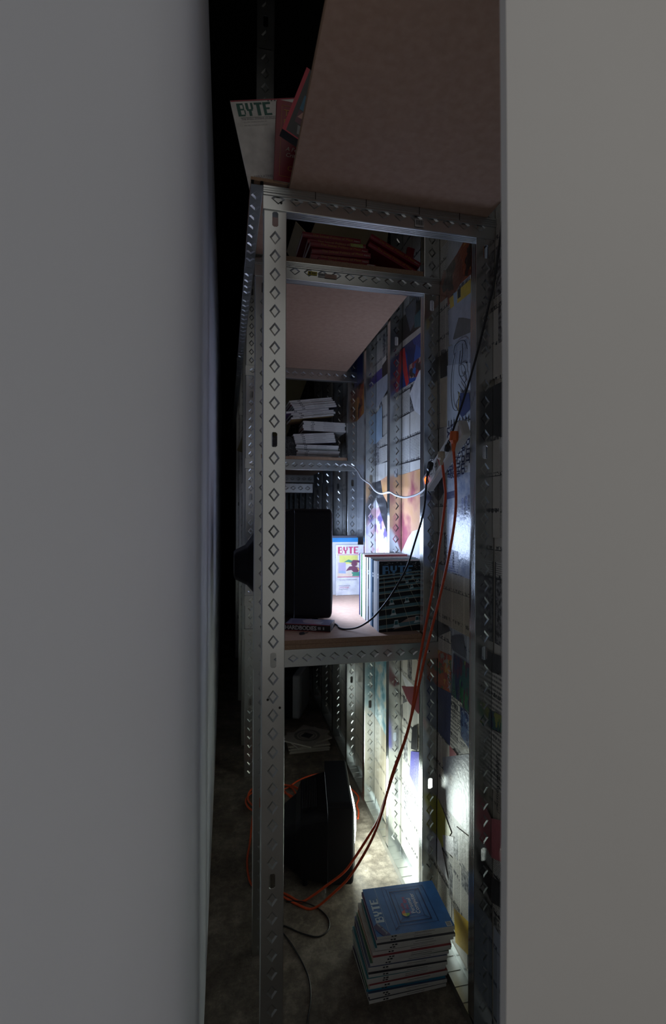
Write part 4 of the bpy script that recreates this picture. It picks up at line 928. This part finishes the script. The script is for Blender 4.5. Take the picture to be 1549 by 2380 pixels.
cord('extension_cord', 'orange extension cord hanging from the middle of the power strip to the floor', ORCORD,
     [[(0.705, 1.523, 1.765), (0.713, 1.523, 1.70), (0.720, 1.530, 1.640), (0.715, 1.559, 1.496), (0.7, 1.579, 1.348), (0.677, 1.607, 1.164), (0.659, 1.628, 1.009), (0.643, 1.655, 0.834), (0.606, 1.698, 0.664), (0.577, 1.732, 0.531), (0.562, 1.750, 0.459), (0.534, 1.782, 0.379), (0.487, 1.833, 0.26), (0.457, 1.868, 0.191), (0.403, 1.927, 0.106), (0.345, 1.978, 0.029), (0.305, 1.995, FL), (0.255, 2.045, FL), (0.205, 2.075, FL)]], FL,
     [((0.702, 1.523, 1.800), (0.0, 0.0, -1.0), 0.045, 0.015, 0.0075, plain('tan_plug', (0.5, 0.42, 0.3), 0.4))])
cord('television_cord', 'black cord running from the power strip down to the upper television', BLKCORD,
     [[(0.700, 1.632, 1.745), (0.704, 1.652, 1.70), (0.701, 1.669, 1.599), (0.678, 1.694, 1.489), (0.655, 1.719, 1.392), (0.619, 1.758, 1.3), (0.587, 1.790, 1.238), (0.550, 1.825, 1.183), (0.510, 1.868, 1.145), (0.470, 1.900, 1.1325), (0.450, 1.925, 1.1325), (0.452, 1.975, 1.1325), (0.435, 2.035, 1.1325), (0.40, 2.075, 1.1325)]], 0.0036,
     [((0.704, 1.612, 1.772), (0.0, 0.55, -0.8), 0.05, 0.013, 0.006, BLKCORD)])
cord('power_lead', 'black lead dropping from the near stud top into the power strip', BLKCORD,
     [[(0.742, 1.20, 2.50), (0.738, 1.215, 2.40), (0.735, 1.251, 2.251), (0.733, 1.278, 2.19), (0.728, 1.333, 2.072), (0.722, 1.399, 1.959), (0.712, 1.455, 1.865), (0.708, 1.478, 1.825)]], 0.0034,
     [((0.708, 1.496, 1.800), (0.0, -0.5, 0.9), 0.036, 0.011, 0.005, BLKCORD)])
cord('power_lead', 'white lead sagging along the studs from the power strip to the back shelf', WHTCORD,
     [[(0.735, 1.712, 1.700), (0.738, 1.759, 1.682), (0.740, 1.846, 1.667), (0.742, 1.967, 1.662), (0.744, 2.086, 1.675), (0.746, 2.181, 1.693), (0.744, 2.292, 1.690), (0.744, 2.399, 1.709), (0.744, 2.491, 1.748), (0.746, 2.574, 1.767), (0.744, 2.661, 1.794), (0.742, 2.736, 1.837), (0.738, 2.835, 1.872), (0.72, 2.96, 1.90), (0.70, 2.995, 1.89)]], 0.0046)
# coil of orange cord behind the television
rng = random.Random(4)
def coil(cx, cy, rx, ry, turns, z0, ph):
    pts = []
    for i in range(int(turns * 14)):
        a = ph + i / 14 * 2 * math.pi; k = 0.8 + 0.25 * math.sin(i * 0.7 + ph)
        pts.append((cx + rx * k * math.cos(a), cy + ry * k * math.sin(a), z0 + 0.004 + 0.006 * (i / 14) + 0.004 * math.sin(i)))
    return pts
cord('extension_cord', 'loose coil of orange cord on the floor behind the lower television', ORCORD,
     [coil(0.27, 2.70, 0.15, 0.17, 4.2, 0.004, 0.3), [(0.30, 2.82, 0.006), (0.35, 2.83, 0.006), (0.45, 2.91, 0.006), (0.557, 2.945, 0.006), (0.64, 2.91, 0.006), (0.71, 2.76, 0.006), (0.735, 2.66, 0.006), (0.705, 2.59, 0.006), (0.70, 2.53, 0.006), (0.68, 2.47, 0.006)],
      [(0.145, 2.60, 0.008), (0.122, 2.40, 0.006), (0.103, 2.27, 0.006), (0.112, 2.14, 0.006), (0.15, 2.10, 0.006), (0.205, 2.075, 0.006)]], 0.0046)
cord('thin_cord', 'thin black cord looping on the floor before the lower television', BLKCORD,
     [[(0.18, 1.90, 0.003), (0.228, 1.893, 0.003), (0.29, 1.845, 0.003), (0.35, 1.818, 0.003), (0.395, 1.845, 0.003), (0.399, 1.90, 0.003), (0.365, 1.955, 0.003), (0.31, 1.985, 0.0115), (0.25, 2.01, 0.003)]], 0.0026)
cord('thin_cord', 'thin black cord trailing along the floor towards the viewer', BLKCORD,
     [[(0.17, 1.95, 0.003), (0.223, 1.856, 0.003), (0.262, 1.76, 0.003), (0.285, 1.667, 0.003), (0.28, 1.59, 0.003), (0.256, 1.512, 0.003), (0.235, 1.42, 0.003), (0.225, 1.30, 0.003)]], 0.0028)

# ------------------------------------------------------------------ papers on the far floor
DUST = plain('dusty_paper', (0.34, 0.31, 0.27), 0.8, var=0.15, scale=12)
z = 0.0008
for i in range(7):
    a = (0, 3, -2, 5, -4, 24, 52)[i]
    o = empty('magazine', (0.555, 3.34, z), (0, 0, R(a)), label='%s dusty magazine from the bottom of the far floor pile' % ORD[i] if i < 6 else 'topmost dusty magazine of the far floor pile, ring and square drawn on it', cat='magazine', group='magazines on the far floor')
    m = MB(); m.box((-0.135, -0.105, 0), (0.135, 0.105, 0.0008), DUST); m.box((-0.135, -0.105, 0.0082), (0.135, 0.105, 0.009), DUST); m.box((-0.135, -0.1055, 0), (0.135, -0.1045, 0.009), DUST); m.build('cover', o)
    m = MB(); m.box((-0.134, -0.1044, 0.0008), (0.134, 0.104, 0.0082), PAPER); m.build('page_block', o)
    if i == 6:
        m = MB(); n_ = 24
        for r0, r1, mt in ((0.07, 0.09, C('ring_ink', (0.12, 0.11, 0.10))), (0.052, 0.060, C('ring_ink', (0.12, 0.11, 0.10)))):
            for k in range(n_):
                a0, a1 = 2 * math.pi * k / n_, 2 * math.pi * (k + 1) / n_
                m.poly([(r0 * math.cos(a0), r0 * math.sin(a0), 0.0093), (r1 * math.cos(a0), r1 * math.sin(a0), 0.0093), (r1 * math.cos(a1), r1 * math.sin(a1), 0.0093), (r0 * math.cos(a1), r0 * math.sin(a1), 0.0093)], mt)
        m.poly([(x, y, 0.0094) for x, y in ((-0.034, -0.034), (0.034, -0.034), (0.034, 0.034), (-0.034, 0.034))], INK); m.build('cover_print', o)
    z += 0.0094
